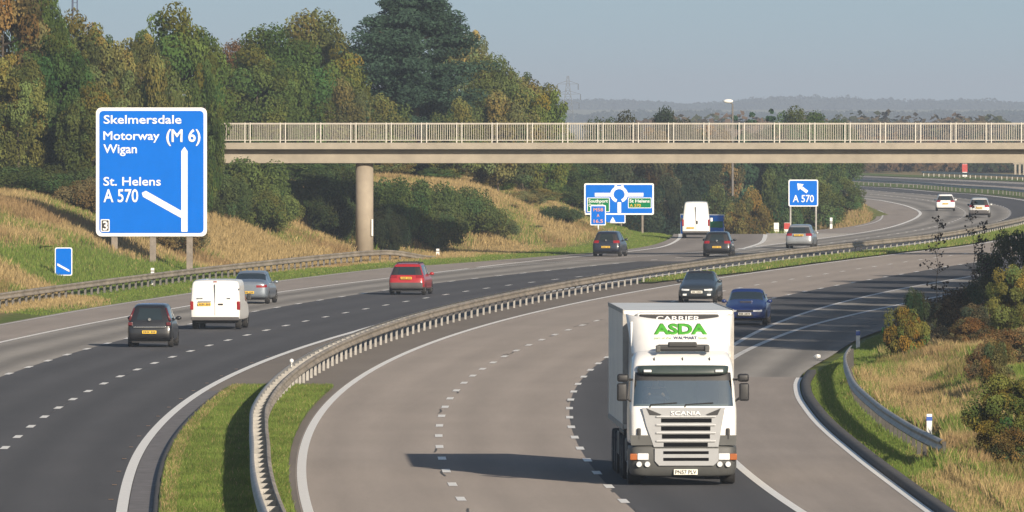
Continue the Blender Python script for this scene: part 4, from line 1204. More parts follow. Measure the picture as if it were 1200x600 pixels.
sl2 = [(.21, 1.16, .12, .9, .25), (.24, 1.20, .05, .95, .24), (.45, 1.24, -.02, 1.0, .24), (.70, 1.25, -.03, 1.0, .24), (.90, 1.24, .0, 1.0, .22), (.93, 1.22, .04, 1.0, .22)]
loft_z(sl2, lambda i, k: 0, [("bumper", M["cab_grey"])])
def front_panel(name, pts, y, t, m, parent=lorry):
    bm = bmesh.new(); add_poly(bm, pts, y, y + t); return bm_obj(name, bm, m, parent)
gz = lambda py_: EYE - (py_ - 135) / 51.35
gx = lambda px_: (px_ - 801) / 51.35
# dark band between cab and bumper, grille panel, slats
front_panel("dark_corner_band", [(-1.20, .93), (1.20, .93), (1.22, 1.16), (-1.22, 1.16)], -.035, .06, M["cab_grey"])
gp_ = front_panel("grille", [(gx(766), gz(525.5)), (gx(842), gz(525.5)), (gx(846), gz(500)), (gx(850), gz(479.5)), (gx(752), gz(479.5)), (gx(757), gz(500))], -.055, .05, P_silverp)
for ya, yb_, xa, xb in ((492.3, 496.7, 774.5, 834), (501.8, 506.2, 774.5, 832.5), (511.2, 515.6, 775.5, 832), (520.9, 525.0, 777.5, 829.5)):
    box_obj("air_slot", gx(xa), gx(xb), -.064, -.04, gz(yb_ + .3), gz(ya - .3), M["slot"], gp_, .004)  # proud black boxes, their colour standing in for shade inside the openings
for ya in (489.5, 499.2, 508.6, 518.2):
    box_obj("slat", gx(768.5), gx(838.5), -.10, -.057, gz(ya + 1.5), gz(ya - .6), P_slat, gp_, .012)
gl = front_panel("lower_grille", [(gx(772), gz(547.5)), (gx(836), gz(547.5)), (gx(842), gz(542)), (gx(842), gz(527.5)), (gx(767), gz(527.5)), (gx(767), gz(542))], -.085, .06, P_silverp)
for ya, yb_, xa, xb in ((530.5, 534.0, 777, 830.5), (538.3, 542.0, 777, 830.5)):
    box_obj("air_slot", gx(xa), gx(xb), -.092, -.07, gz(yb_), gz(ya), M["slot"], gl, .004)
for sg in (-1, 1):
    front_panel("wiper_panel", [(sg * -.0 + sg * gx(801 + 26), gz(487.5)), (sg * gx(801 + 44), gz(480.0)), (sg * gx(801 + 43), gz(481.5)), (sg * gx(801 + 40), gz(488.0)), (sg * gx(801 + 28), gz(488.5))][::sg], -.072, .02, M["black"])
    box_obj("air_intake", sg * 1.02 - .045, sg * 1.02 + .045, -.035, .05, gz(518), gz(503.5), M["black"], lorry, .03)
    hl = box_obj("headlight", min(sg * .80, sg * 1.06), max(sg * .80, sg * 1.06), -.075, .02, gz(541), gz(533), M["headlight"], lorry, .025)
    box_obj("indicator", min(sg * 1.062, sg * 1.225), max(sg * 1.062, sg * 1.225), -.045, .10, gz(541), gz(533.5), M["amber"], hl, .02)
    for xx in (.83, 1.02):
        bm = bmesh.new(); add_tube(bm, (sg * xx, -.075, gz(546)), (sg * xx, -.03, gz(546)), .06, .07, 16); bm_obj("fog_light", bm, M["headlight"], lorry)
    # mirrors
    bm = bmesh.new(); add_box(bm, sg * 1.40 - .115, sg * 1.40 + .115, .20, .36, gz(472), gz(451), .05, 3); mr = bm_obj("mirror", bm, M["black"], lorry, True)
    bm = bmesh.new(); add_box(bm, sg * 1.38 - .13, sg * 1.38 + .13, .18, .38, gz(449.5), gz(440), .06, 3); bm_obj("wide_angle_mirror", bm, M["black"], mr, True)
    bm = bmesh.new(); add_tube(bm, (sg * 1.15, .42, gz(447)), (sg * 1.36, .30, gz(447)), .025, .025); bm_obj("mirror_arm", bm, M["black"], mr)
    bm = bmesh.new(); add_tube(bm, (sg * 1.18, .35, gz(473)), (sg * 1.36, .30, gz(466)), .025, .025); bm_obj("mirror_arm", bm, M["black"], mr)
    # cab corner deflectors and roof side fairing
    box_obj("step", min(sg * .98, sg * 1.235), max(sg * .98, sg * 1.235), .45, 1.0, .35, .90, M["cab_grey"], lorry, .04)
vis = loft_z([(2.545, 1.02, .14, .5, .2), (2.56, 1.06, .10, .5, .2), (2.74, 1.08, .16, .6, .2), (2.76, 1.06, .19, .6, .2)], lambda i, k: 0, [("sun_visor", mat("visor_tint", (.035, .05, .045), .25, coat=.4))])
for sg in (-1, 1): box_obj("marker_lamp", sg * .82 - .09, sg * .82 + .09, .06, .14, 2.60, 2.66, M["headlight"], lorry, .015)
# light bar
lb = box_obj("light_bar", gx(771), gx(833), .50, .75, gz(414.0), gz(406), M["black"], lorry, .05)
box_obj("light_bar_hood", gx(784), gx(818), .47, .72, gz(409), gz(403), M["black"], lb, .03)
for sg in (-1, 1): box_obj("bracket", sg * .56 - .05, sg * .56 + .05, .45, .70, gz(415), gz(407), M["cab_grey"], lb, .02)
for xx in (-.65, 0.0, .62):
    bm = bmesh.new(); add_tube(bm, (xx, .52, 2.86), (xx, .52, 2.93), .018, .012, 8); bm_obj("washer_stub", bm, M["black"], lorry)
# roof deflector: a curved shield with a hollowed top edge
bm = bmesh.new(); nu, nv = 24, 12; grid = []
for j in range(nv + 1):
    row = []; v = j / nv
    for i in range(nu + 1):
        u = -1 + 2 * i / nu
        w = 1.12 + .12 * v
        zt = 3.90 - .13 * (1 - abs(u) ** 2.2)
        z = 2.95 + (zt - 2.95) * v
        y = .72 + .95 * v ** .8 + .55 * abs(u) ** 5
        row.append(bm.verts.new((u * w, y, z)))
    grid.append(row)
for j in range(nv):
    for i in range(nu): bm.faces.new((grid[j][i], grid[j][i + 1], grid[j + 1][i + 1], grid[j + 1][i]))
r_ = bmesh.ops.extrude_face_region(bm, geom=bm.faces[:]); bmesh.ops.translate(bm, vec=(0, .06, -.01), verts=[g for g in r_["geom"] if isinstance(g, bmesh.types.BMVert)])
bm_obj("roof_deflector", bm, P_cab, lorry, True)
for sg in (-1, 1):
    bm = bmesh.new(); add_poly(bm, [(.0, 1.4), (.0, 3.0), (0, 3.6)], 0, 1) if False else None
    v0 = [(sg * 1.20, 1.75, 1.1), (sg * 1.20, 2.65, 1.1), (sg * 1.14, 2.65, 3.72), (sg * 1.14, 1.85, 3.72), (sg * 1.14, 1.45, 3.0)]
    A = [bm.verts.new(p) for p in v0]; B = [bm.verts.new((p[0] - sg * .04, p[1], p[2])) for p in v0]
    bm.faces.new(A); bm.faces.new(B[::-1])
    for k in range(5): bm.faces.new((A[k], B[k], B[(k + 1) % 5], A[(k + 1) % 5]))
    bm_obj("side_fairing", bm, P_cab, lorry)
bow = lambda co: co
def letter_on(text, a0, a1, bt, bb, m, bold, ysurf, parent=lorry):
    o = lettering("lettering", text, gx(a0), gx(a1), gz(bb), gz(bt), ysurf, m, parent, bold, .02); return o
def drape(o, off=-.03):
    """lay the letters onto the sloping deflector"""
    co = np.array([v.co[:] for v in o.data.vertices])
    u = np.clip(np.abs(co[:, 0]) / 1.12, 0, 1); top = 3.90 - .13 * (1 - u ** 2.2)
    f = np.clip((co[:, 2] - 2.95) / (top - 2.95), .001, 1); back = co[:, 1] - co[:, 1].min()
    co[:, 1] = .72 + .95 * f ** .8 + .55 * u ** 5 + off + back
    o.data.vertices.foreach_set("co", co.ravel()); o.data.update()
KD = 51.35 * LY / (LY + 1.3)
gzd = lambda py_: EYE - (py_ - 135) * (LY + 1.3) / F - .012
gxd = lambda px_: (px_ - 801) * (LY + 1.3) / F
for tx, a0, a1, bt, bb, m_, bo in (("ASDA", 769, 832, 379.0, 391.0, M["asda_green"], .055), ("WAL*MART", 792, 819.5, 394.0, 397.3, M["text_navy"], .02), ("part of the", 769.5, 789.5, 394.3, 397.2, M["text_pale"], .0), ("family", 821.5, 832, 394.3, 397.2, M["text_pale"], .0)):
    o = lettering("lettering", tx, gxd(a0), gxd(a1), gzd(bb), gzd(bt), 0, m_, lorry, bo, .02); drape(o)
lettering("lettering", "SCANIA", gx(785.5), gx(821.5), gz(488.3), gz(483.2), -.086, M["sign_white"], lorry, .035, .022)
pl = box_obj("number_plate", gx(789.5), gx(817.5), -.075, -.03, gz(558.3), gz(551.8), M["plate_w"], lorry, .004)
lettering("lettering", "PN57 PLV", gx(791), gx(816), gz(557.3), gz(552.8), -.084, M["sign_black"], pl, .02, .008)
# wipers and cabin
for a, b_ in ((-.75, -.15), (.05, .68)):
    bm = bmesh.new(); add_tube(bm, (a, .05, 1.86), (b_, .055, 1.90), .012, .012, 6); add_tube(bm, (a, .05, 1.86), (a - .02, .03, 1.80), .016, .016, 6); bm_obj("wiper", bm, M["black"], lorry)
box_obj("dashboard", -1.12, 1.12, .38, .80, 1.45, 1.86, M["cabin"], lorry, .05)
box_obj("cabin_rear_wall", -1.1, 1.1, 1.80, 1.86, 1.3, 2.75, M["cabin"], lorry, .01)
for xx in (-.62, .62):
    st_ = box_obj("seat", xx - .26, xx + .26, 1.15, 1.65, 1.25, 1.62, M["seat"], lorry, .06); box_obj("backrest", xx - .25, xx + .25, 1.52, 1.70, 1.621, 2.40, M["seat"], st_, .06)
bm = bmesh.new()
n = 20
for i in range(n):
    a, b_ = 2 * math.pi * i / n, 2 * math.pi * (i + 1) / n
    add_tube(bm, (-.62 + .22 * math.cos(a), .86 + .12 * math.sin(a), 1.92 + .17 * math.sin(a)), (-.62 + .22 * math.cos(b_), .86 + .12 * math.sin(b_), 1.92 + .17 * math.sin(b_)), .016, .016, 6, False)
bm_obj("steering_wheel", bm, M["black"], lorry)
# tractor chassis and trailer
bm = bmesh.new(); add_box(bm, -.45, .45, .6, 6.2, .75, 1.02, .02); bm_obj("chassis", bm, M["cab_grey"], lorry)
bm = bmesh.new(); add_box(bm, -1.2, -.72, 2.3, 3.9, .42, 1.0, .08, 3); bm_obj("fuel_tank", bm, M["cab_grey"], lorry)
TY0, TY1 = 2.75, 12.3
trl = box_obj("trailer", -1.27, 1.27, TY0, TY1, 1.22, 3.97, M["trailer"], lorry, .035)
bm = bmesh.new()
for sx in (-1, 1):
    for za, zb_ in ((1.20, 1.32), (3.89, 3.985)): add_box(bm, min(sx * 1.262, sx * 1.285), max(sx * 1.262, sx * 1.285), TY0 - .01, TY1 + .01, za, zb_)
    add_box(bm, min(sx * 1.16, sx * 1.288), max(sx * 1.16, sx * 1.288), TY0 - .02, TY0 + .10, 1.33, 3.88)
bm_obj("trailer_frame", bm, M["post_pale"], trl)
cu = box_obj("cooling_unit", -.98, .98, 2.32, TY0 - .003, 2.25, 3.93, P_cab, lorry, .10)
box_obj("cooling_unit_grille", -.92, .92, 2.296, 2.34, 3.69, 3.885, M["black"], cu, .03)
lettering("lettering", "CARRIER", gx(773.5), gx(826) , 3.745, 3.845, 2.288, M["sign_white"], cu, .02, .010)
box_obj("trailer_chassis", -.5, .5, 6.5, TY1 - .2, .82, 1.20, M["cab_grey"], lorry, .02)
for sx in (-1, 1): box_obj("side_guard", min(sx * 1.2, sx * 1.24), max(sx * 1.2, sx * 1.24), 6.4, 7.5, .50, 1.05, M["cab_grey"], lorry, .02)
for yy in (1.45, 4.6, 5.75, 8.2, 9.5, 10.8):
    for sx in (-1, 1): wheel(lorry, sx * 1.235, yy, .50, .32 if yy < 2 or yy > 8 else .55, "galv_dark" if yy > 4 else "rim")
for yy, a_ in ((1.45, .78), (5.2, 1.5)):
    for sx in (-1, 1): box_obj("mudguard", min(sx * .85, sx * 1.23), max(sx * .85, sx * 1.23), yy - a_ + .1, yy + a_ - .1, 1.04, 1.14, M["black"], lorry, .03)
box_obj("mud_flap", .85, 1.22, 2.1, 2.14, .28, 1.0, M["black"], lorry); box_obj("mud_flap", -1.22, -.85, 2.1, 2.14, .28, 1.0, M["black"], lorry)

# the driver, seen dimly through the windscreen
def person(loc, rz, label):
    rt = empty("person", loc, label, "person", rz)
    J = {"pel": (0, 0, .10, .15), "abd": (0, .02, .30, .15), "ch": (0, .02, .52, .16), "nk": (0, -.01, .68, .06), "hd0": (0, -.03, .76, .075), "hd1": (0, -.02, .88, .095), "hd2": (0, -.01, .97, .06),
         "shl": (.20, .02, .60, .065), "ell": (.28, -.18, .38, .048), "wrl": (.17, -.42, .50, .032), "hnl": (.14, -.49, .53, .038), "shr": (-.20, .02, .60, .065), "elr": (-.28, -.18, .38, .048), "wrr": (-.17, -.42, .50, .032), "hnr": (-.14, -.49, .53, .038),
         "kl": (.16, -.45, .12, .075), "fl": (.16, -.62, -.25, .05), "kr": (-.16, -.45, .12, .075), "fr": (-.16, -.62, -.25, .05)}
    E_ = [("pel", "abd"), ("abd", "ch"), ("ch", "nk"), ("nk", "hd0"), ("hd0", "hd1"), ("hd1", "hd2"), ("ch", "shl"), ("shl", "ell"), ("ell", "wrl"), ("wrl", "hnl"), ("ch", "shr"), ("shr", "elr"), ("elr", "wrr"), ("wrr", "hnr"), ("pel", "kl"), ("kl", "fl"), ("pel", "kr"), ("kr", "fr")]
    ks = list(J); me = bpy.data.meshes.new("body"); me.from_pydata([J[k][:3] for k in ks], [(ks.index(a), ks.index(b_)) for a, b_ in E_], []); 
    o = bpy.data.objects.new("tmp", me); COL.objects.link(o)
    o.modifiers.new("k", 'SKIN'); s_ = o.modifiers.new("s", 'SUBSURF'); s_.levels = 2
    for i, k in enumerate(ks): me.skin_vertices[0].data[i].radius = (J[k][3], J[k][3])
    me.skin_vertices[0].data[0].use_root = True
    m2 = bpy.data.meshes.new_from_object(o.evaluated_get(bpy.context.evaluated_depsgraph_get())); bpy.data.objects.remove(o)
    skin = mat("skin", (.50, .30, .21), .6); shirt = mat("dark_shirt", (.06, .08, .14), .9)
    b_ = link_mesh("body", m2, skin, rt, True); m2.materials.append(shirt)
    for p in m2.polygons:
        c = p.center
        p.material_index = 1 if c.z < .645 and not (c.y < -.40 and c.z > .40) else 0
    bm = bmesh.new(); bmesh.ops.create_uvsphere(bm, u_segments=14, v_segments=10, radius=.102)
    bmesh.ops.delete(bm, geom=[v for v in bm.verts if v.co.z < .0 and v.co.y < .02 or v.co.z < -.05], context='VERTS'); bmesh.ops.translate(bm, vec=(0, .0, .91), verts=bm.verts[:])
    bm_obj("hair", bm, mat("brown_hair", (.05, .035, .025), .8), rt, True)
    bm = bmesh.new()
    bmesh.ops.create_cone(bm, segments=8, radius1=.022, radius2=.006, depth=.05, matrix=Matrix.Translation((0, -.115, .85)) @ Matrix.Rotation(R(60), 4, 'X'))
    bm_obj("nose", bm, skin, rt, True)
    for sx in (-1, 1):
        bm = bmesh.new(); bmesh.ops.create_uvsphere(bm, u_segments=8, v_segments=6, radius=.014); bmesh.ops.translate(bm, vec=(sx * .035, -.105, .885), verts=bm.verts[:]); bm_obj("eye", bm, M["sign_black"], rt, True)
        bm = bmesh.new(); bmesh.ops.create_uvsphere(bm, u_segments=8, v_segments=6, radius=.03); bmesh.ops.scale(bm, vec=(.4, .7, 1), verts=bm.verts[:]); bmesh.ops.translate(bm, vec=(sx * .095, -.01, .87), verts=bm.verts[:]); bm_obj("ear", bm, skin, rt, True)
    box_obj("mouth", -.025, .025, -.112, -.09, .805, .815, M["sign_red"], rt, .003)
person(Vector((LX, LY, .012)) + Vector((-.62, 1.36, 1.56)), 0, "driver in dark shirt behind the windscreen of the white lorry")
# ------------------------------------------------------------------ vegetation
def rand_unit(rs, n):
    v = rs.normal(size=(n, 3)); return v / np.linalg.norm(v, axis=1)[:, None]

def leaf_quads(rs, P, nrm, size, colr, aspect=0.75):
    """leaf-clump faces at P, roughly facing nrm"""
    n = len(P)
    d = nrm + 0.75 * rand_unit(rs, n); d /= np.linalg.norm(d, axis=1)[:, None]
    a = np.cross(d, rand_unit(rs, n)); a /= np.linalg.norm(a, axis=1)[:, None] + 1e-9
    b_ = np.cross(d, a)
    s_ = size * rs.uniform(.55, 1.25, n)[:, None]
    V = np.stack([P - a * s_, P - b_ * s_ * aspect + d * s_ * .15, P + a * s_, P + b_ * s_ * aspect - d * s_ * .1], 1).reshape(-1, 3)
    return V, np.arange(4 * n).reshape(-1, 4), np.repeat(colr, 4, 0)

def crown_mesh(name, seed, H, Rr, z0, nblob, nleaf, size, blobr=(.22, .36), shape="round", var=.35, hue=.15, flat=.8, gappy=0.0):
    rs = np.random.RandomState(seed)
    C = []
    hz = (H - z0) / 2; zc = (H + z0) / 2
    while len(C) < nblob:
        u = rand_unit(rs, 1)[0] * rs.uniform(.35, .84) ** .6
        c = np.array([u[0] * Rr, u[1] * Rr, zc + u[2] * hz])
        f = (c[2] - z0) / (H - z0)
        lim = 1.0
        if shape == "cone": lim = max(.12, 1.05 - f)
        if shape == "column": lim = .5 + .5 * math.sin(math.pi * min(.95, f + .15))
        if shape == "pine": lim = (1.0 - .55 * f) * (0.75 + .35 * math.sin(f * 19 + c[0]))
        c[:2] *= lim if shape != "round" else 1
        C.append(c)
    C = np.array(C)
    br = Rr * rs.uniform(*blobr, nblob)
    if shape == "cone": br *= 1.2 - .8 * (C[:, 2] - z0) / (H - z0)
    w = br ** 2; cnt = np.maximum(8, (nleaf * w / w.sum()).astype(int))
    Ps = []; Ns = []; Cs = []
    for c, r_, k in zip(C, br, cnt):
        u = rand_unit(rs, k); rad = r_ * rs.uniform(.25, 1.0, k) ** .4
        sp = rs.uniform(.85, 1.15, 3)
        p = c + u * rad[:, None] * np.array([sp[0], sp[1], flat * sp[2]])
        Ps.append(p); Ns.append(u * np.array([1, 1, 1.2]) + np.array([0, 0, .25]))
        base = rs.uniform(1 - var, 1 + var); h_ = rs.normal(0, hue)
        cc = np.array([base * (1 + h_), base, base * (1 - .5 * h_)])
        Cs.append(cc * rs.uniform(.75, 1.25, k)[:, None])
    P = np.concatenate(Ps); Nn = np.concatenate(Ns); K = np.concatenate(Cs)
    ok = P[:, 2] > max(0.05, z0 * .6); P, Nn, K = P[ok], Nn[ok], K[ok]
    V, Q, c = leaf_quads(rs, P, Nn, size, np.clip(K, .1, 3))
    return np_mesh(name, V, Q, c), C, br

def trunk_mesh(name, seed, H, r0, C, k=9, z0=1.0):
    rs = np.random.RandomState(seed + 77)
    bm = bmesh.new()
    p = Vector((0, 0, -.4)); n = 5; tops = []
    for i in range(n):
        q = Vector((rs.normal(0, .12), rs.normal(0, .12), H * .8 * (i + 1) / n))
        add_tube(bm, p, q, r0 * (1 - i / n * .85), r0 * (1 - (i + 1) / n * .85), 8); tops.append(q); p = q
    for c in C[rs.permutation(len(C))[:k]]:
        c = Vector(c); f = min(.75, max(z0 * .6 / H, (c.z - .25 * c.xy.length) / H))
        s_ = Vector((0, 0, f * H)); mid = s_.lerp(c, .55) + Vector((0, 0, -.06 * c.xy.length))
        add_tube(bm, s_, mid, r0 * .35, r0 * .22, 6); add_tube(bm, mid, c, r0 * .22, r0 * .06, 5)
    me = bpy.data.meshes.new(name); bm.to_mesh(me); bm.free(); me.materials.append(M["bark"])
    return me

PROTO = {}
def proto(key, seed, H, Rr, z0, nblob, nleaf, size, tr=.25, **kw):
    cm, C, br = crown_mesh("crown", seed, H, Rr, z0, nblob, nleaf, size, **kw)
    cm.materials.append(M["leaf"])
    tm = trunk_mesh("trunk", seed, H, tr, C, z0=z0) if tr else None
    PROTO[key] = (cm, tm, H, Rr)
proto("oak", 1, 12, 5.0, .5, 95, 30000, .145, .3)
proto("ash", 2, 13, 4.2, .4, 90, 27000, .14, .26, shape="column", hue=.16)
proto("birch", 3, 11, 4.0, .4, 95, 22000, .13, .2, blobr=(.14, .3), hue=.16, var=.5)
proto("lime", 4, 12, 4.6, .4, 100, 29000, .145, .28, blobr=(.16, .34), hue=.18)
proto("scrub", 5, 7, 4.2, .3, 75, 17000, .125, .14, blobr=(.16, .32), hue=.2, var=.45)
proto("gorse", 6, 3.0, 3.2, .0, 75, 22000, .08, .06, blobr=(.16, .3), flat=.85, var=.3)
proto("conifer", 7, 9, 2.3, .8, 60, 7000, .15, .16, shape="cone", blobr=(.2, .4), flat=.5, hue=.06)
proto("bush", 8, 2.4, 1.7, .05, 60, 14000, .055, .04, blobr=(.16, .3), hue=.3, var=.4)
proto("thin_bush", 9, 2.6, 1.6, .1, 70, 16000, .05, .035, blobr=(.14, .34), hue=.2, var=.4)
proto("bigbush", 10, 4.5, 2.6, .1, 80, 24000, .065, .07, blobr=(.14, .28), hue=.25, var=.4)

def plant(name, key, x, y, h, r, colr, label, cat, group=None, rz=None, sink=0.0, zg=None):
    cm, tm, H, Rr = PROTO[key]
    z = float(ground_h(x, y)) if zg is None else zg
    rt = empty(name, (x, y, z - sink), label, cat, rz if rz is not None else random.random() * 6.28, group)
    sx = r / Rr; sz = (h + sink) / H
    c = bpy.data.objects.new("crown", cm); COL.objects.link(c); c.parent = rt; c.scale = (sx, sx, sz); c.color = (*colr, 1)
    if tm:
        t = bpy.data.objects.new("trunk", tm); COL.objects.link(t); t.parent = rt; t.scale = ((sx + sz) / 2 * .8, (sx + sz) / 2 * .8, sz) if False else (sx, sx, sz)
    return rt
random.seed(4)
def tree_px(px_, top, rpx, Y, key, colr, label, group=None, name="tree", cat="tree", base=None, sink=0.0):
    X = (px_ - 600) * Y / F
    z = float(ground_h(X, Y))
    ztop = EYE - (top - 135) * Y / F
    f = {"gorse": 1.5, "bush": 1.12, "thin_bush": 1.2, "bigbush": 1.1, "pine": 1.1}.get(key, 1.22)
    return plant(name, key, X, Y, (ztop - z) * (1.06 if f > 1.2 else 1), rpx * f * Y / F, colr, label, cat, group, sink=sink)

# colours are leaf reflectances; those of the dark wood carry shade as well
DG = (.060, .105, .030); MG = (.085, .130, .034); YG = (.125, .145, .034); OL = (.125, .115, .042)
RU = (.170, .125, .048); TN = (.210, .160, .075); BR = (.125, .088, .048); PI = (.026, .050, .036); BD = (.030, .042, .028)
T = [
 (2, -30, 50, 575, "birch", RU, "tall rusty autumn tree cut off by the left edge of the photo"),
 (20, 60, 36, 568, "birch", (0.156, 0.166, 0.049), "lower yellow brown tree in front of the tall trees at far left"),
 (46, -28, 32, 590, "oak", MG, "tall dark green tree second from the left edge"),
 (70, 45, 36, 572, "lime", DG, "deep green tree with low branches between the rusty trees and the huge sign"),
 (98, 24, 40, 605, "lime", (0.120, 0.137, 0.041), "tree of mixed rust and green below the twin pole mast"),
 (128, 40, 36, 592, "birch", (0.144, 0.151, 0.052), "tan brown tree directly above the top left corner of the huge sign"),
 (162, 36, 40, 598, "birch", (0.149, 0.162, 0.052), "light brown tree above the middle of the huge direction sign"),
 (110, 105, 34, 566, "lime", (0.103, 0.123, 0.037), "olive tree hugging the left edge of the huge direction sign"),
 (182, 78, 36, 575, "scrub", (0.126, 0.146, 0.049), "low olive brown tree just above the word Skelmersdale on the huge sign"),
 (208, 17, 50, 612, "lime", (0.103, 0.144, 0.035), "tall yellow green tree above the top right corner of the huge sign"),
 (240, 72, 21, 590, "lime", (0.082, 0.123, 0.035), "green tree between the huge sign and the left end of the footbridge"),
 (278, 58, 34, 690, "oak", BR, "brown tree filling the dip in the skyline left of the green tree by the bridge"),
 (300, 62, 42, 655, "lime", (0.094, 0.128, 0.035), "yellowish green tree behind the left end of the footbridge"),
 (326, 42, 48, 668, "oak", (0.070, 0.113, 0.031), "broad green tree rising behind the left part of the parapet"),
 (372, 25, 50, 715, "oak", (0.138, 0.151, 0.045), "big olive gold tree between the green tree and the pine"),
 (352, 40, 36, 725, "birch", (0.126, 0.130, 0.052), "purplish brown tree behind the olive gold tree"),
 (405, 60, 34, 700, "lime", (0.126, 0.156, 0.037), "yellowing tree touching the left side of the tall pine"),
 (398, 100, 34, 685, "scrub", (0.112, 0.122, 0.049), "dull brown thicket tree above the parapet left of the pine"),
 (545, 32, 32, 735, "birch", (0.228, 0.236, 0.098), "pale tan tree with sparse leaves on the right shoulder of the pine"),
 (578, 74, 40, 722, "oak", (0.123, 0.151, 0.049), "rounded olive tree right of the pine"),
 (612, 84, 36, 728, "birch", (0.134, 0.138, 0.049), "russet topped tree on the downward skyline right of the pine"),
 (640, 108, 28, 720, "lime", (0.126, 0.164, 0.041), "small yellow green tree at the right end of the left wood"),
 (585, 116, 40, 692, "scrub", (0.142, 0.145, 0.056), "reddish brown thicket tree above the parapet right of the pine"),
 (535, 122, 30, 690, "scrub", (0.120, 0.146, 0.049), "olive thicket tree at the foot of the pine above the parapet"),
 (440, 118, 40, 690, "scrub", (0.104, 0.131, 0.044), "low olive tree hiding the lowest branches on the left of the pine"),
 (282, 160, 46, 640, "lime", (0.070, 0.113, 0.037), "dark green tree under the left end of the bridge deck"),
 (345, 170, 40, 645, "lime", (0.066, 0.108, 0.035), "green tree under the deck left of the round pier"),
 (395, 175, 34, 668, "scrub", (0.078, 0.108, 0.037), "dull green scrub tree just left of the round pier"),
 (448, 180, 34, 690, "scrub", (0.142, 0.145, 0.052), "rusty brown scrub tree just right of the round pier"),
 (492, 184, 30, 700, "scrub", (0.112, 0.127, 0.049), "brown green scrub tree under the deck, second right of the pier"),
 (517, 196, 22, 690, "scrub", (0.074, 0.123, 0.037), "small rounded green shrub tree on top of the tan bank"),
 (545, 178, 30, 712, "scrub", (0.134, 0.138, 0.056), "tan brown scrub tree under the deck behind the green shrub"),
 (578, 204, 22, 694, "scrub", (0.140, 0.179, 0.041), "bright yellow green shrub on top of the tan bank"),
 (602, 176, 34, 720, "scrub", (0.103, 0.128, 0.049), "grey olive scrub tree under the middle of the deck"),
 (640, 180, 36, 735, "lime", (0.062, 0.093, 0.033), "dark green tree under the deck left of the roundabout map sign"),
 (668, 186, 32, 745, "lime", (0.064, 0.093, 0.033), "dark green tree touching the left edge of the roundabout map sign"),
 (630, 222, 24, 712, "scrub", (0.156, 0.160, 0.059), "reddish bramble tree on the bank left of the roundabout map sign"),
]
for t_ in T: tree_px(*t_)
# the tall pine: tiers of drooping sprays
def pine_crown(seed):
    rs = np.random.RandomState(seed); P = []; Nn = []; K = []; tips = []
    H = 16.6
    for i in range(190):
        f = rs.uniform(0.0, 1) ** .95
        z = 1.0 + f * (H - 1.2); a = rs.uniform(0, 2 * math.pi)
        env = 4.6 * min(1.0, (1 - f) * 1.9) ** .6 * rs.uniform(.85, 1.12) + .35
        L_ = env * rs.uniform(.55, 1.08)
        tip = np.array([math.cos(a) * L_, math.sin(a) * L_, z + .12 * L_]); tips.append(tip)
        for t in np.linspace(.3, 1, 7):
            c = np.array([math.cos(a) * L_ * t, math.sin(a) * L_ * t, z + .12 * L_ * t + rs.normal(0, .12)])
            k = 110; r_ = .60 + .50 * (1 - f) * t
            u = rand_unit(rs, k); p = c + u * r_ * np.array([1.2, 1.2, .62]) * rs.uniform(.3, 1, k)[:, None] ** .5
            P.append(p); Nn.append(u * .6 + np.array([0, 0, .5])); b_ = rs.uniform(.65, 1.35)
            K.append(np.ones((k, 3)) * b_ * rs.uniform(.75, 1.25, k)[:, None])
    P = np.concatenate(P); V, Q, c = leaf_quads(rs, P, np.concatenate(Nn), .15, np.concatenate(K), .45)
    me = np_mesh("crown", V, Q, c); me.materials.append(M["leaf"]); return me, np.array(tips), H
pm_, tips, PH = pine_crown(21)
PROTO["pine"] = (pm_, trunk_mesh("trunk", 21, PH, .42, tips, 24), PH, 5.0)
tree_px(489, -24, 82, 702, "pine", (.046, .084, .056), "very tall dark blue green pine tree towering over the bridge")

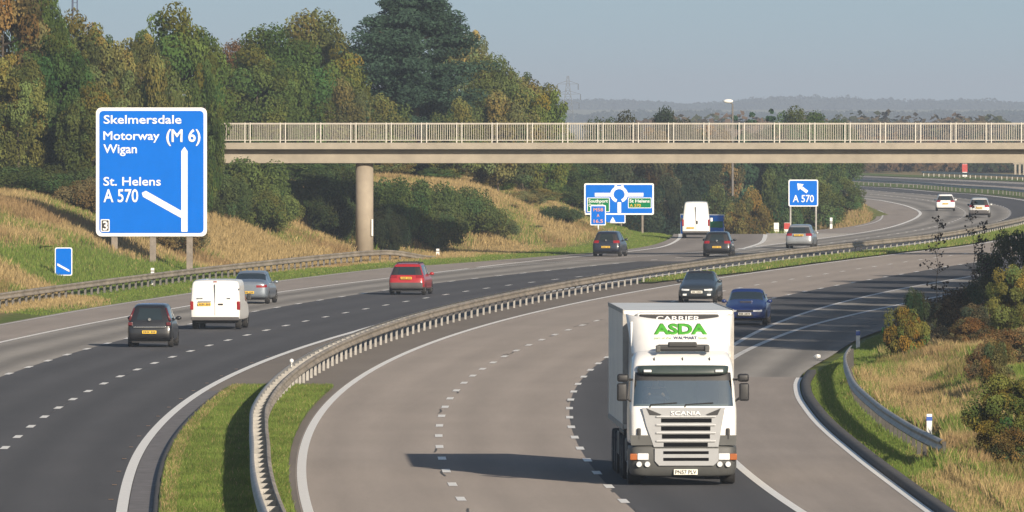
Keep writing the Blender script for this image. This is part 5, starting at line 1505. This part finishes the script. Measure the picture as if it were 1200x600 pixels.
# gorse and scrub on the cutting slope
G_ = [
 (284, 196, 40, 606, "gorse", (0.101, 0.139, 0.041), "large dark gorse bush between the huge sign and the pier"),
 (258, 212, 26, 598, "gorse", (0.077, 0.106, 0.039), "dark gorse bush touching the right edge of the huge sign"),
 (312, 226, 28, 604, "gorse", (0.117, 0.146, 0.044), "lighter gorse bush at the lower end of the slope left of the pier"),
 (372, 206, 36, 624, "gorse", (0.062, 0.090, 0.033), "dark gorse bush left of the pier beneath the deck"),
 (402, 204, 26, 626, "gorse", (0.070, 0.098, 0.036), "dark gorse bush half hidden behind the pier"),
 (398, 236, 24, 620, "gorse", (0.055, 0.073, 0.030), "low blackish gorse bush at the foot of the slope left of the pier"),
 (458, 218, 32, 630, "gorse", (0.077, 0.114, 0.036), "dense gorse bush immediately right of the pier"),
 (455, 250, 17, 622, "gorse", (0.034, 0.045, 0.024), "dark gorse bush standing for the shaded hollow at the foot of the pier on its right"),  # deep hollow in the gorse, its shade put into the leaf colour
 (496, 220, 34, 636, "gorse", (0.086, 0.122, 0.039), "broad gorse bush in the middle of the slope, second right of the pier"),
 (508, 244, 28, 632, "gorse", (0.101, 0.130, 0.046), "low gorse bush right above the white marker post by the barrier end"),
 (536, 226, 32, 644, "gorse", (0.094, 0.130, 0.044), "gorse bush on the slope, third right of the pier"),
 (556, 240, 26, 646, "gorse", (0.117, 0.146, 0.050), "pale green gorse bush at the right end of the gorse thicket"),
 (580, 256, 20, 650, "gorse", (0.125, 0.139, 0.055), "low straggling gorse bush trailing down the bank"),
 (655, 244, 19, 682, "gorse", (0.062, 0.090, 0.039), "isolated dark round bush on the tan bank left of the location sign"),
 (621, 264, 10, 666, "gorse", (0.140, 0.122, 0.069), "small withered grey brown bush in the tan grass"),
 (612, 226, 18, 690, "gorse", (0.173, 0.163, 0.069), "olive bush near the top of the tan bank"),
 (592, 240, 16, 680, "gorse", (0.188, 0.139, 0.069), "brown bramble bush halfway up the tan bank"),
 (20, 200, 46, 562, "gorse", (0.062, 0.090, 0.030), "dark undergrowth bush below the trees at far left"),
 (76, 196, 46, 566, "gorse", (0.060, 0.081, 0.030), "dark undergrowth bush below the trees left of the huge sign"),
 (112, 214, 30, 556, "gorse", (0.156, 0.122, 0.055), "brown bramble bush at the left edge of the huge sign"),
 (46, 288, 10, 510, "gorse", (0.125, 0.163, 0.041), "small green weed clump on the turf left of the countdown sign"),
 (138, 256, 26, 546, "gorse", (0.140, 0.114, 0.053), "brown scrub bush under the lower left corner of the huge sign"),
 (205, 262, 26, 548, "gorse", (0.188, 0.146, 0.062), "brown scrub bush under the huge sign between its posts"),
]
for t_ in G_: tree_px(*t_, name="bush", cat="bush")

# the dark wood beyond the slip road, its shade put into the leaf colours, and greener trees on the nose
W_ = [
 (700, 150, 30, 850, "oak", (0.058, 0.080, 0.036), "dark olive tree behind the left half of the roundabout map sign"),
 (728, 140, 32, 870, "lime", (0.046, 0.065, 0.034), "blackish green tree right behind the roundabout symbol"),
 (758, 146, 32, 862, "birch", (0.111, 0.094, 0.047), "brownish tree at the right end of the roundabout map sign"),
 (786, 138, 30, 880, "oak", (0.039, 0.058, 0.034), "dark tree left of the white van on the slip road"),
 (812, 150, 30, 870, "lime", (0.039, 0.061, 0.034), "dark tree straight above the white van on the slip road"),
 (836, 144, 30, 885, "birch", (0.169, 0.123, 0.052), "orange brown tree above the right side of the slip road van"),
 (862, 132, 30, 900, "conifer", (0.039, 0.080, 0.046), "dark conifer beside the tall street lamp"),
 (880, 128, 26, 905, "conifer", (0.046, 0.087, 0.049), "second conifer right of the tall street lamp"),
 (905, 124, 28, 910, "conifer", (0.042, 0.080, 0.047), "conifer above the left edge of the A 570 exit sign"),
 (932, 132, 30, 900, "lime", (0.065, 0.109, 0.039), "green tree behind the A 570 exit sign"),
 (958, 134, 28, 905, "ash", (0.078, 0.116, 0.039), "green tree at the right edge of the A 570 exit sign"),
 (985, 146, 24, 920, "oak", (0.065, 0.102, 0.039), "dark green tree at the right end of the wood by the bend"),
 (846, 222, 24, 800, "scrub", (0.078, 0.109, 0.042), "green scrub right of the sign behind the white van"),
 (875, 226, 26, 790, "scrub", (0.169, 0.145, 0.046), "yellow brown bush at the start of the nose between slip road and motorway"),
 (905, 205, 28, 815, "scrub", (0.065, 0.102, 0.039), "green thicket behind the two marker boards"),
 (955, 214, 30, 830, "scrub", (0.085, 0.123, 0.042), "green thicket on the nose right behind the exit sign post"),
 (985, 212, 24, 850, "scrub", (0.078, 0.116, 0.039), "green thicket at the right end of the nose"),
 (735, 205, 34, 815, "scrub", (0.039, 0.058, 0.034), "dark thicket behind the right half of the roundabout map sign"),
 (775, 212, 32, 825, "scrub", (0.036, 0.055, 0.034), "dark thicket left of the white van on the slip road"),
 (822, 205, 34, 835, "scrub", (0.036, 0.055, 0.033), "dark thicket behind the white van on the slip road"),
]
for t_ in W_: tree_px(*t_)

def far_wood(name, x0, x1, y0, y1, n, h, r, cols, seed, size, kind="stuff", nl=110, hf=None):
    """a distant wood that reads as one mass"""
    rs = np.random.RandomState(seed); Vs = []; Cs = []
    for i in range(n):
        x = rs.uniform(x0, x1); y = rs.uniform(y0, y1); hh = h * rs.uniform(.6, 1.25) * (hf(x) if hf else 1); rr_ = r * rs.uniform(.6, 1.3)
        g = float(ground_h(x, y))
        u = rand_unit(rs, nl); u[:, 2] = np.abs(u[:, 2]) * 1.0
        p = np.c_[x + u[:, 0] * rr_, y + u[:, 1] * rr_, g + hh * .1 + u[:, 2] * hh * .9 * rs.uniform(.35, 1, nl)]
        c = np.array(cols[rs.randint(len(cols))]) * rs.uniform(.8, 1.2)
        V, Q, cc = leaf_quads(rs, p, u, size, c * rs.uniform(.75, 1.3, nl)[:, None])
        Vs.append(V); Cs.append(cc)
    V = np.concatenate(Vs)
    o = link_mesh(name, np_mesh(name, V, np.arange(len(V)).reshape(-1, 4), np.concatenate(Cs)), M["blade"])
    return tag(o, kind=kind)
far_wood("roadside_wood", 38, 125, 1520, 1640, 170, 5.0, 5.5, [(.06, .07, .03), (.10, .075, .04), (.045, .06, .03), (.14, .09, .05)], 31, .5, nl=420)
far_wood("roadside_wood", -12, 18, 1180, 1420, 45, 5.5, 4.5, [(.05, .06, .03), (.08, .07, .04)], 32, .5, nl=420, hf=lambda x: 1.0 if x < 15 else .5)
far_wood("distant_hedges", 20, 260, 1750, 2150, 190, 7.6, 8, [(.10, .08, .05), (.07, .08, .045), (.13, .09, .06)], 33, .75, nl=520)
far_wood("distant_trees", 40, 330, 2300, 2600, 130, 7.6, 9, [(.05, .07, .04), (.09, .07, .05)], 34, .9, nl=460, hf=lambda x: 1.15 if x > 190 else .8)
far_wood("distant_woods", -500, 800, 6400, 7000, 420, 6.5, 18, [(.035, .055, .045), (.05, .06, .045)], 35, 1.5, nl=330)
far_wood("distant_woods", -900, 1300, 8900, 9600, 620, 8.0, 26, [(.035, .055, .05), (.045, .055, .045)], 36, 2.0, nl=330, hf=lambda x: .35 + 1.5 * float(vnoise(x * .012, 3.3)) ** 1.5)

far_wood("bank_wood", -75, -37, 480, 640, 60, 12, 4.5, [(.09, .12, .04), (.14, .12, .045), (.06, .10, .03)], 37, .26, nl=1500)
# right bank: bushes, saplings and the trees that shade the road
RB = [
 (1062, 358, 26, 346, "bush", (0.195, 0.156, 0.036), "orange green rounded bush standing at the bend of the short barrier", 0),
 (1072, 338, 15, 352, "thin_bush", (0.046, 0.065, 0.031), "small dark bush poking up behind the orange green bush", 0),
 (1100, 352, 26, 366, "thin_bush", (0.091, 0.078, 0.049), "dark twiggy bush right of the orange green bush", 0),
 (1128, 336, 28, 372, "thin_bush", (0.085, 0.075, 0.047), "dark twiggy bush below the taller sapling", 0),
 (1146, 356, 24, 356, "thin_bush", (0.111, 0.094, 0.052), "grey brown twiggy bush at the top of the dry grass", 0),
 (1140, 372, 24, 350, "thin_bush", (0.156, 0.098, 0.039), "low orange leaved bush among the dark twiggy bushes", 0),
 (1158, 322, 30, 366, "bigbush", (0.065, 0.075, 0.036), "dark bush rising over the far lanes near the right edge", 0),
 (1186, 266, 40, 388, "bigbush", (0.065, 0.086, 0.036), "tall dark green bush cut off by the right edge above the golden one", 0),
 (1190, 308, 36, 350, "bigbush", (0.176, 0.163, 0.044), "tall golden green bush at the right edge above the dry grass", 0),
 (1186, 436, 54, 249, "bigbush", (0.137, 0.137, 0.034), "big green and yellow bush at the right edge on the near slope", 0),
 (1152, 402, 20, 298, "thin_bush", (0.195, 0.130, 0.065), "brown dried bracken bush on the slope above the big yellow green bush", 0),
 (1186, 384, 30, 305, "thin_bush", (.17, .125, .06), "brown feathery dead undergrowth bush directly under the golden green bush", 0),
 (1168, 398, 20, 290, "thin_bush", (.15, .13, .05), "straw brown scrub bush between the bracken and the right edge", 0),
 (1198, 500, 34, 238, "thin_bush", (.15, .12, .045), "low russet scrub bush at the right edge below the big yellow bush", 0),
]
for (a, b_, c, Y, k, cl, lb, _) in RB: tree_px(a, b_, c, Y, k, cl, lb, name="bush", cat="bush")
def sapling(px_, top, Y, label, seed, colr):
    X = (px_ - 600) * Y / F; z = float(ground_h(X, Y)); h = EYE - (top - 135) * Y / F - z
    rt = empty("sapling", (X, Y, z), label, "sapling")
    rs = np.random.RandomState(seed); bm = bmesh.new(); P = []
    p = Vector((0, 0, -.2)); n = 8
    for i in range(n):
        q = Vector((rs.normal(0, .05), rs.normal(0, .05), h * (i + 1) / n)); add_tube(bm, p, q, .022 * (1.1 - i / n), .022 * (1.1 - (i + 1) / n), 6)
        if i > 1:
            for k in range(4):
                a = rs.uniform(0, 6.28); L_ = rs.uniform(.25, .75) * (1.25 - i / n)
                t = p.lerp(q, rs.rand()); e = t + Vector((math.cos(a) * L_, math.sin(a) * L_, L_ * rs.uniform(.2, .9)))
                add_tube(bm, t, e, .009, .004, 5)
                for m_ in range(9): P.append(np.array(t.lerp(e, rs.uniform(.35, 1.1))) + rs.normal(0, .06, 3))
        p = q
    bm_obj("trunk", bm, M["bark"], rt)
    P = np.array(P); V, Q, c = leaf_quads(rs, P, rand_unit(rs, len(P)), .055, np.ones((len(P), 3)) * rs.uniform(.6, 1.4, len(P))[:, None])
    o = link_mesh("crown", np_mesh("crown", V, Q, c), M["leaf"], rt); o.color = (*colr, 1)
sapling(1098, 252, 372, "slender sapling with few dark leaves crossing the far lanes, left of two", 51, (.045, .035, .03))
sapling(1140, 240, 374, "taller slender sapling with dark leaves in front of the distant silver car", 52, (.040, .036, .028))
sapling(1152, 262, 380, "dark leaved sapling right beside the tallest sapling", 53, (.040, .036, .028))
SHADE = [(25.2, 353, 13, 4.4), (26.3, 368, 14, 4.6), (27.5, 382, 13, 4.6), (28.6, 396, 15, 5), (30, 411, 14, 4.8), (31.4, 425, 14, 4.8), (33, 440, 15, 5), (34.6, 456, 14, 4.8), (36.4, 472, 14, 4.8), (38.2, 488, 15, 5), (41, 507, 14, 5), (44, 530, 14, 5)]
for i, (x, y, h, r_) in enumerate(SHADE):
    plant("tree", ("lime", "oak", "ash")[i % 3], x, y, h, r_, (.06, .075, .028), "roadside tree on the right bank beyond the edge of the photo, shading the far lanes", "tree", "trees shading the far lanes")

# ---- grass as blades
def blades(name, x, y, z, h, w, colr, rs, lean=.35):
    n = len(x); a = rs.uniform(0, 6.283, n); l = rs.uniform(0, lean, n) * h; b_ = rs.uniform(0, 6.283, n)
    dx = np.cos(a) * w / 2; dy = np.sin(a) * w / 2
    P = np.c_[x, y, z]
    V = np.stack([P + np.c_[-dx, -dy, np.full(n, -.03)], P + np.c_[dx, dy, np.full(n, -.03)],
                  P + np.c_[np.cos(b_) * l * .45 + dx * .7, np.sin(b_) * l * .45 + dy * .7, h * .6],
                  P + np.c_[np.cos(b_) * l, np.sin(b_) * l, h]], 1).reshape(-1, 3)
    i = np.arange(n)[:, None] * 4
    Fq = np.concatenate([i + np.array([[0, 1, 2]]), i + np.array([[0, 2, 3]])])
    o = link_mesh(name, np_mesh(name, V, Fq, np.repeat(colr, 4, 0)), M["blade"])
    return tag(o, kind="stuff")
TAN = np.array([.52, .40, .205]); TAN2 = np.array([.33, .25, .115]); GRN = np.array([.12, .20, .035]); GRN2 = np.array([.24, .29, .075]); RED = np.array([.27, .17, .09])
def grass_cols(rs, g, n):
    t = rs.rand(n)[:, None]; a = TAN * t + TAN2 * (1 - t); t2 = rs.rand(n)[:, None]; b_ = GRN * t2 + GRN2 * (1 - t2)
    pick = (rs.rand(n) < g)[:, None]
    return np.where(pick, b_, a) * rs.uniform(.75, 1.25, n)[:, None]
rs = np.random.RandomState(61)
# left cutting slope
n = 480000
y = rs.uniform(440, 760, n); o_ = rs.uniform(-3.5, 22, n); x = LEDGE(np.clip(y, 0, 735)) - o_ * 1.0
o2 = LEDGE(np.clip(y, 0, 735)) - x
keep = (o2 > .25) & (np.abs(x) < y * .056) & ~((y > 735) & (x > 11)); x, y, o2 = x[keep], y[keep], o2[keep]
g = lawn_mask(x, y); tall = vnoise(x * .6, y * .2)
gg = np.clip(g * 1.0 + .55 * sstep(.55, .85, vnoise(x * .3 + 5, y * .09)), 0, .97)
hh = np.where(g > .5, rs.uniform(.10, .24, len(x)), rs.uniform(.2, .52, len(x)) * (.5 + .8 * tall)) * np.where(o2 < TOE(np.clip(y, 0, 800)) + 1.2, .4, 1)
cl = grass_cols(rs, gg, len(x)); red = (vnoise(x * .25 + 31, y * .1) > .68) & (g < .4); cl[red] = cl[red] * .45 + RED * .55 * rs.uniform(.7, 1.3, red.sum())[:, None]
blades("bank_grass", x, y, ground_h(x, y), hh, rs.uniform(.02, .05, len(x)), cl, rs, .6)
# right bank, much closer
n = 900000
y = rs.uniform(205, 420, n) ** 1.0; q = rs.uniform(.45, 14, n) ** 1.0; x = RKERB(y) + q
keep = np.abs(x) < y * .0512 + .6; x, y, q = x[keep], y[keep], q[keep]
g = lawn_mask(x, y); tall = vnoise(x * 1.1, y * .3)
gg = np.clip(g * 1.0 + .75 * sstep(.45, .7, vnoise(x * .6 + 5, y * .13)), .05, .97)
hh = np.where(g > .5, rs.uniform(.06, .2, len(x)), rs.uniform(.18, .50, len(x)) * (.4 + 1.0 * tall)) * np.where(q < 1.4, .55, 1)
for pxm, Ym in ((1089, 272), (1005.5, 353)):
    xm = (pxm - 600) / F * y; hh = np.where((np.abs(x - xm) < .35) & (y < Ym + 1) & (y > Ym - 22), hh * .25, hh)
cl = grass_cols(rs, gg, len(x)); red = (vnoise(x * .5 + 31, y * .16) > .66) & (g < .5); cl[red] = cl[red] * .5 + RED * .5 * rs.uniform(.6, 1.2, red.sum())[:, None]
blades("slope_grass", x, y, ground_h(x, y), hh, rs.uniform(.008, .018, len(x)), cl, rs, .45)
# central reserve turf
n = 150000
y = rs.uniform(205, 320, n); t = rs.rand(n); xa = LR(y) + .84; xb = RL(y) - .33; x = xa + (xb - xa) * t
cl = grass_cols(rs, np.where(t < .12, .6, .95), n) * np.where(vnoise(x * 1.5, y * .5) > .5, 1.0, .8)[:, None]
blades("reserve_grass", x, y, np.full(n, .09), rs.uniform(.04, .15, n), rs.uniform(.012, .024, n), cl, rs, .6)
n = 60000
y = rs.uniform(524, 860, n); xa = BARX(y) - .2; xb = RL(y) - .4 - 1.2 * (1 - sstep(520, 560, y)); x = xa + (xb - xa) * rs.rand(n)
blades("reserve_grass", x, y, np.full(n, .05), rs.uniform(.06, .2, n), rs.uniform(.03, .06, n), grass_cols(rs, np.full(n, .9), n), rs, .6)
n = 30000
y = rs.uniform(742, 930, n); x = NOSE(y) - rs.uniform(.3, 9, n); keep = x > 18.6; x, y = x[keep], y[keep]
g = np.where(y < 775, .75, .2); cl = grass_cols(rs, g, len(x)); cl[g < .5] = cl[g < .5] * .6 + RED * .4
blades("nose_grass", x, y, ground_h(x, y), rs.uniform(.12, .5, len(x)), rs.uniform(.04, .09, len(x)), cl, rs, .6)
# ------------------------------------------------------------------ haze
bm = bmesh.new(); add_box(bm, -10500, 10500, -600, 17000, -9, 62)
hm = bpy.data.materials.new("haze"); hm.use_nodes = True
hn = hm.node_tree; hn.nodes.clear()
ho = hn.nodes.new("ShaderNodeOutputMaterial"); hv = hn.nodes.new("ShaderNodeVolumePrincipled")
hv.inputs["Color"].default_value = (0.64, 0.75, 0.92, 1)
hv.inputs["Density"].default_value = 0.00015
hv.inputs["Anisotropy"].default_value = 0.0
hn.links.new(hv.outputs[0], ho.inputs["Volume"])
tag(bm_obj("haze", bm, hm), kind="stuff")
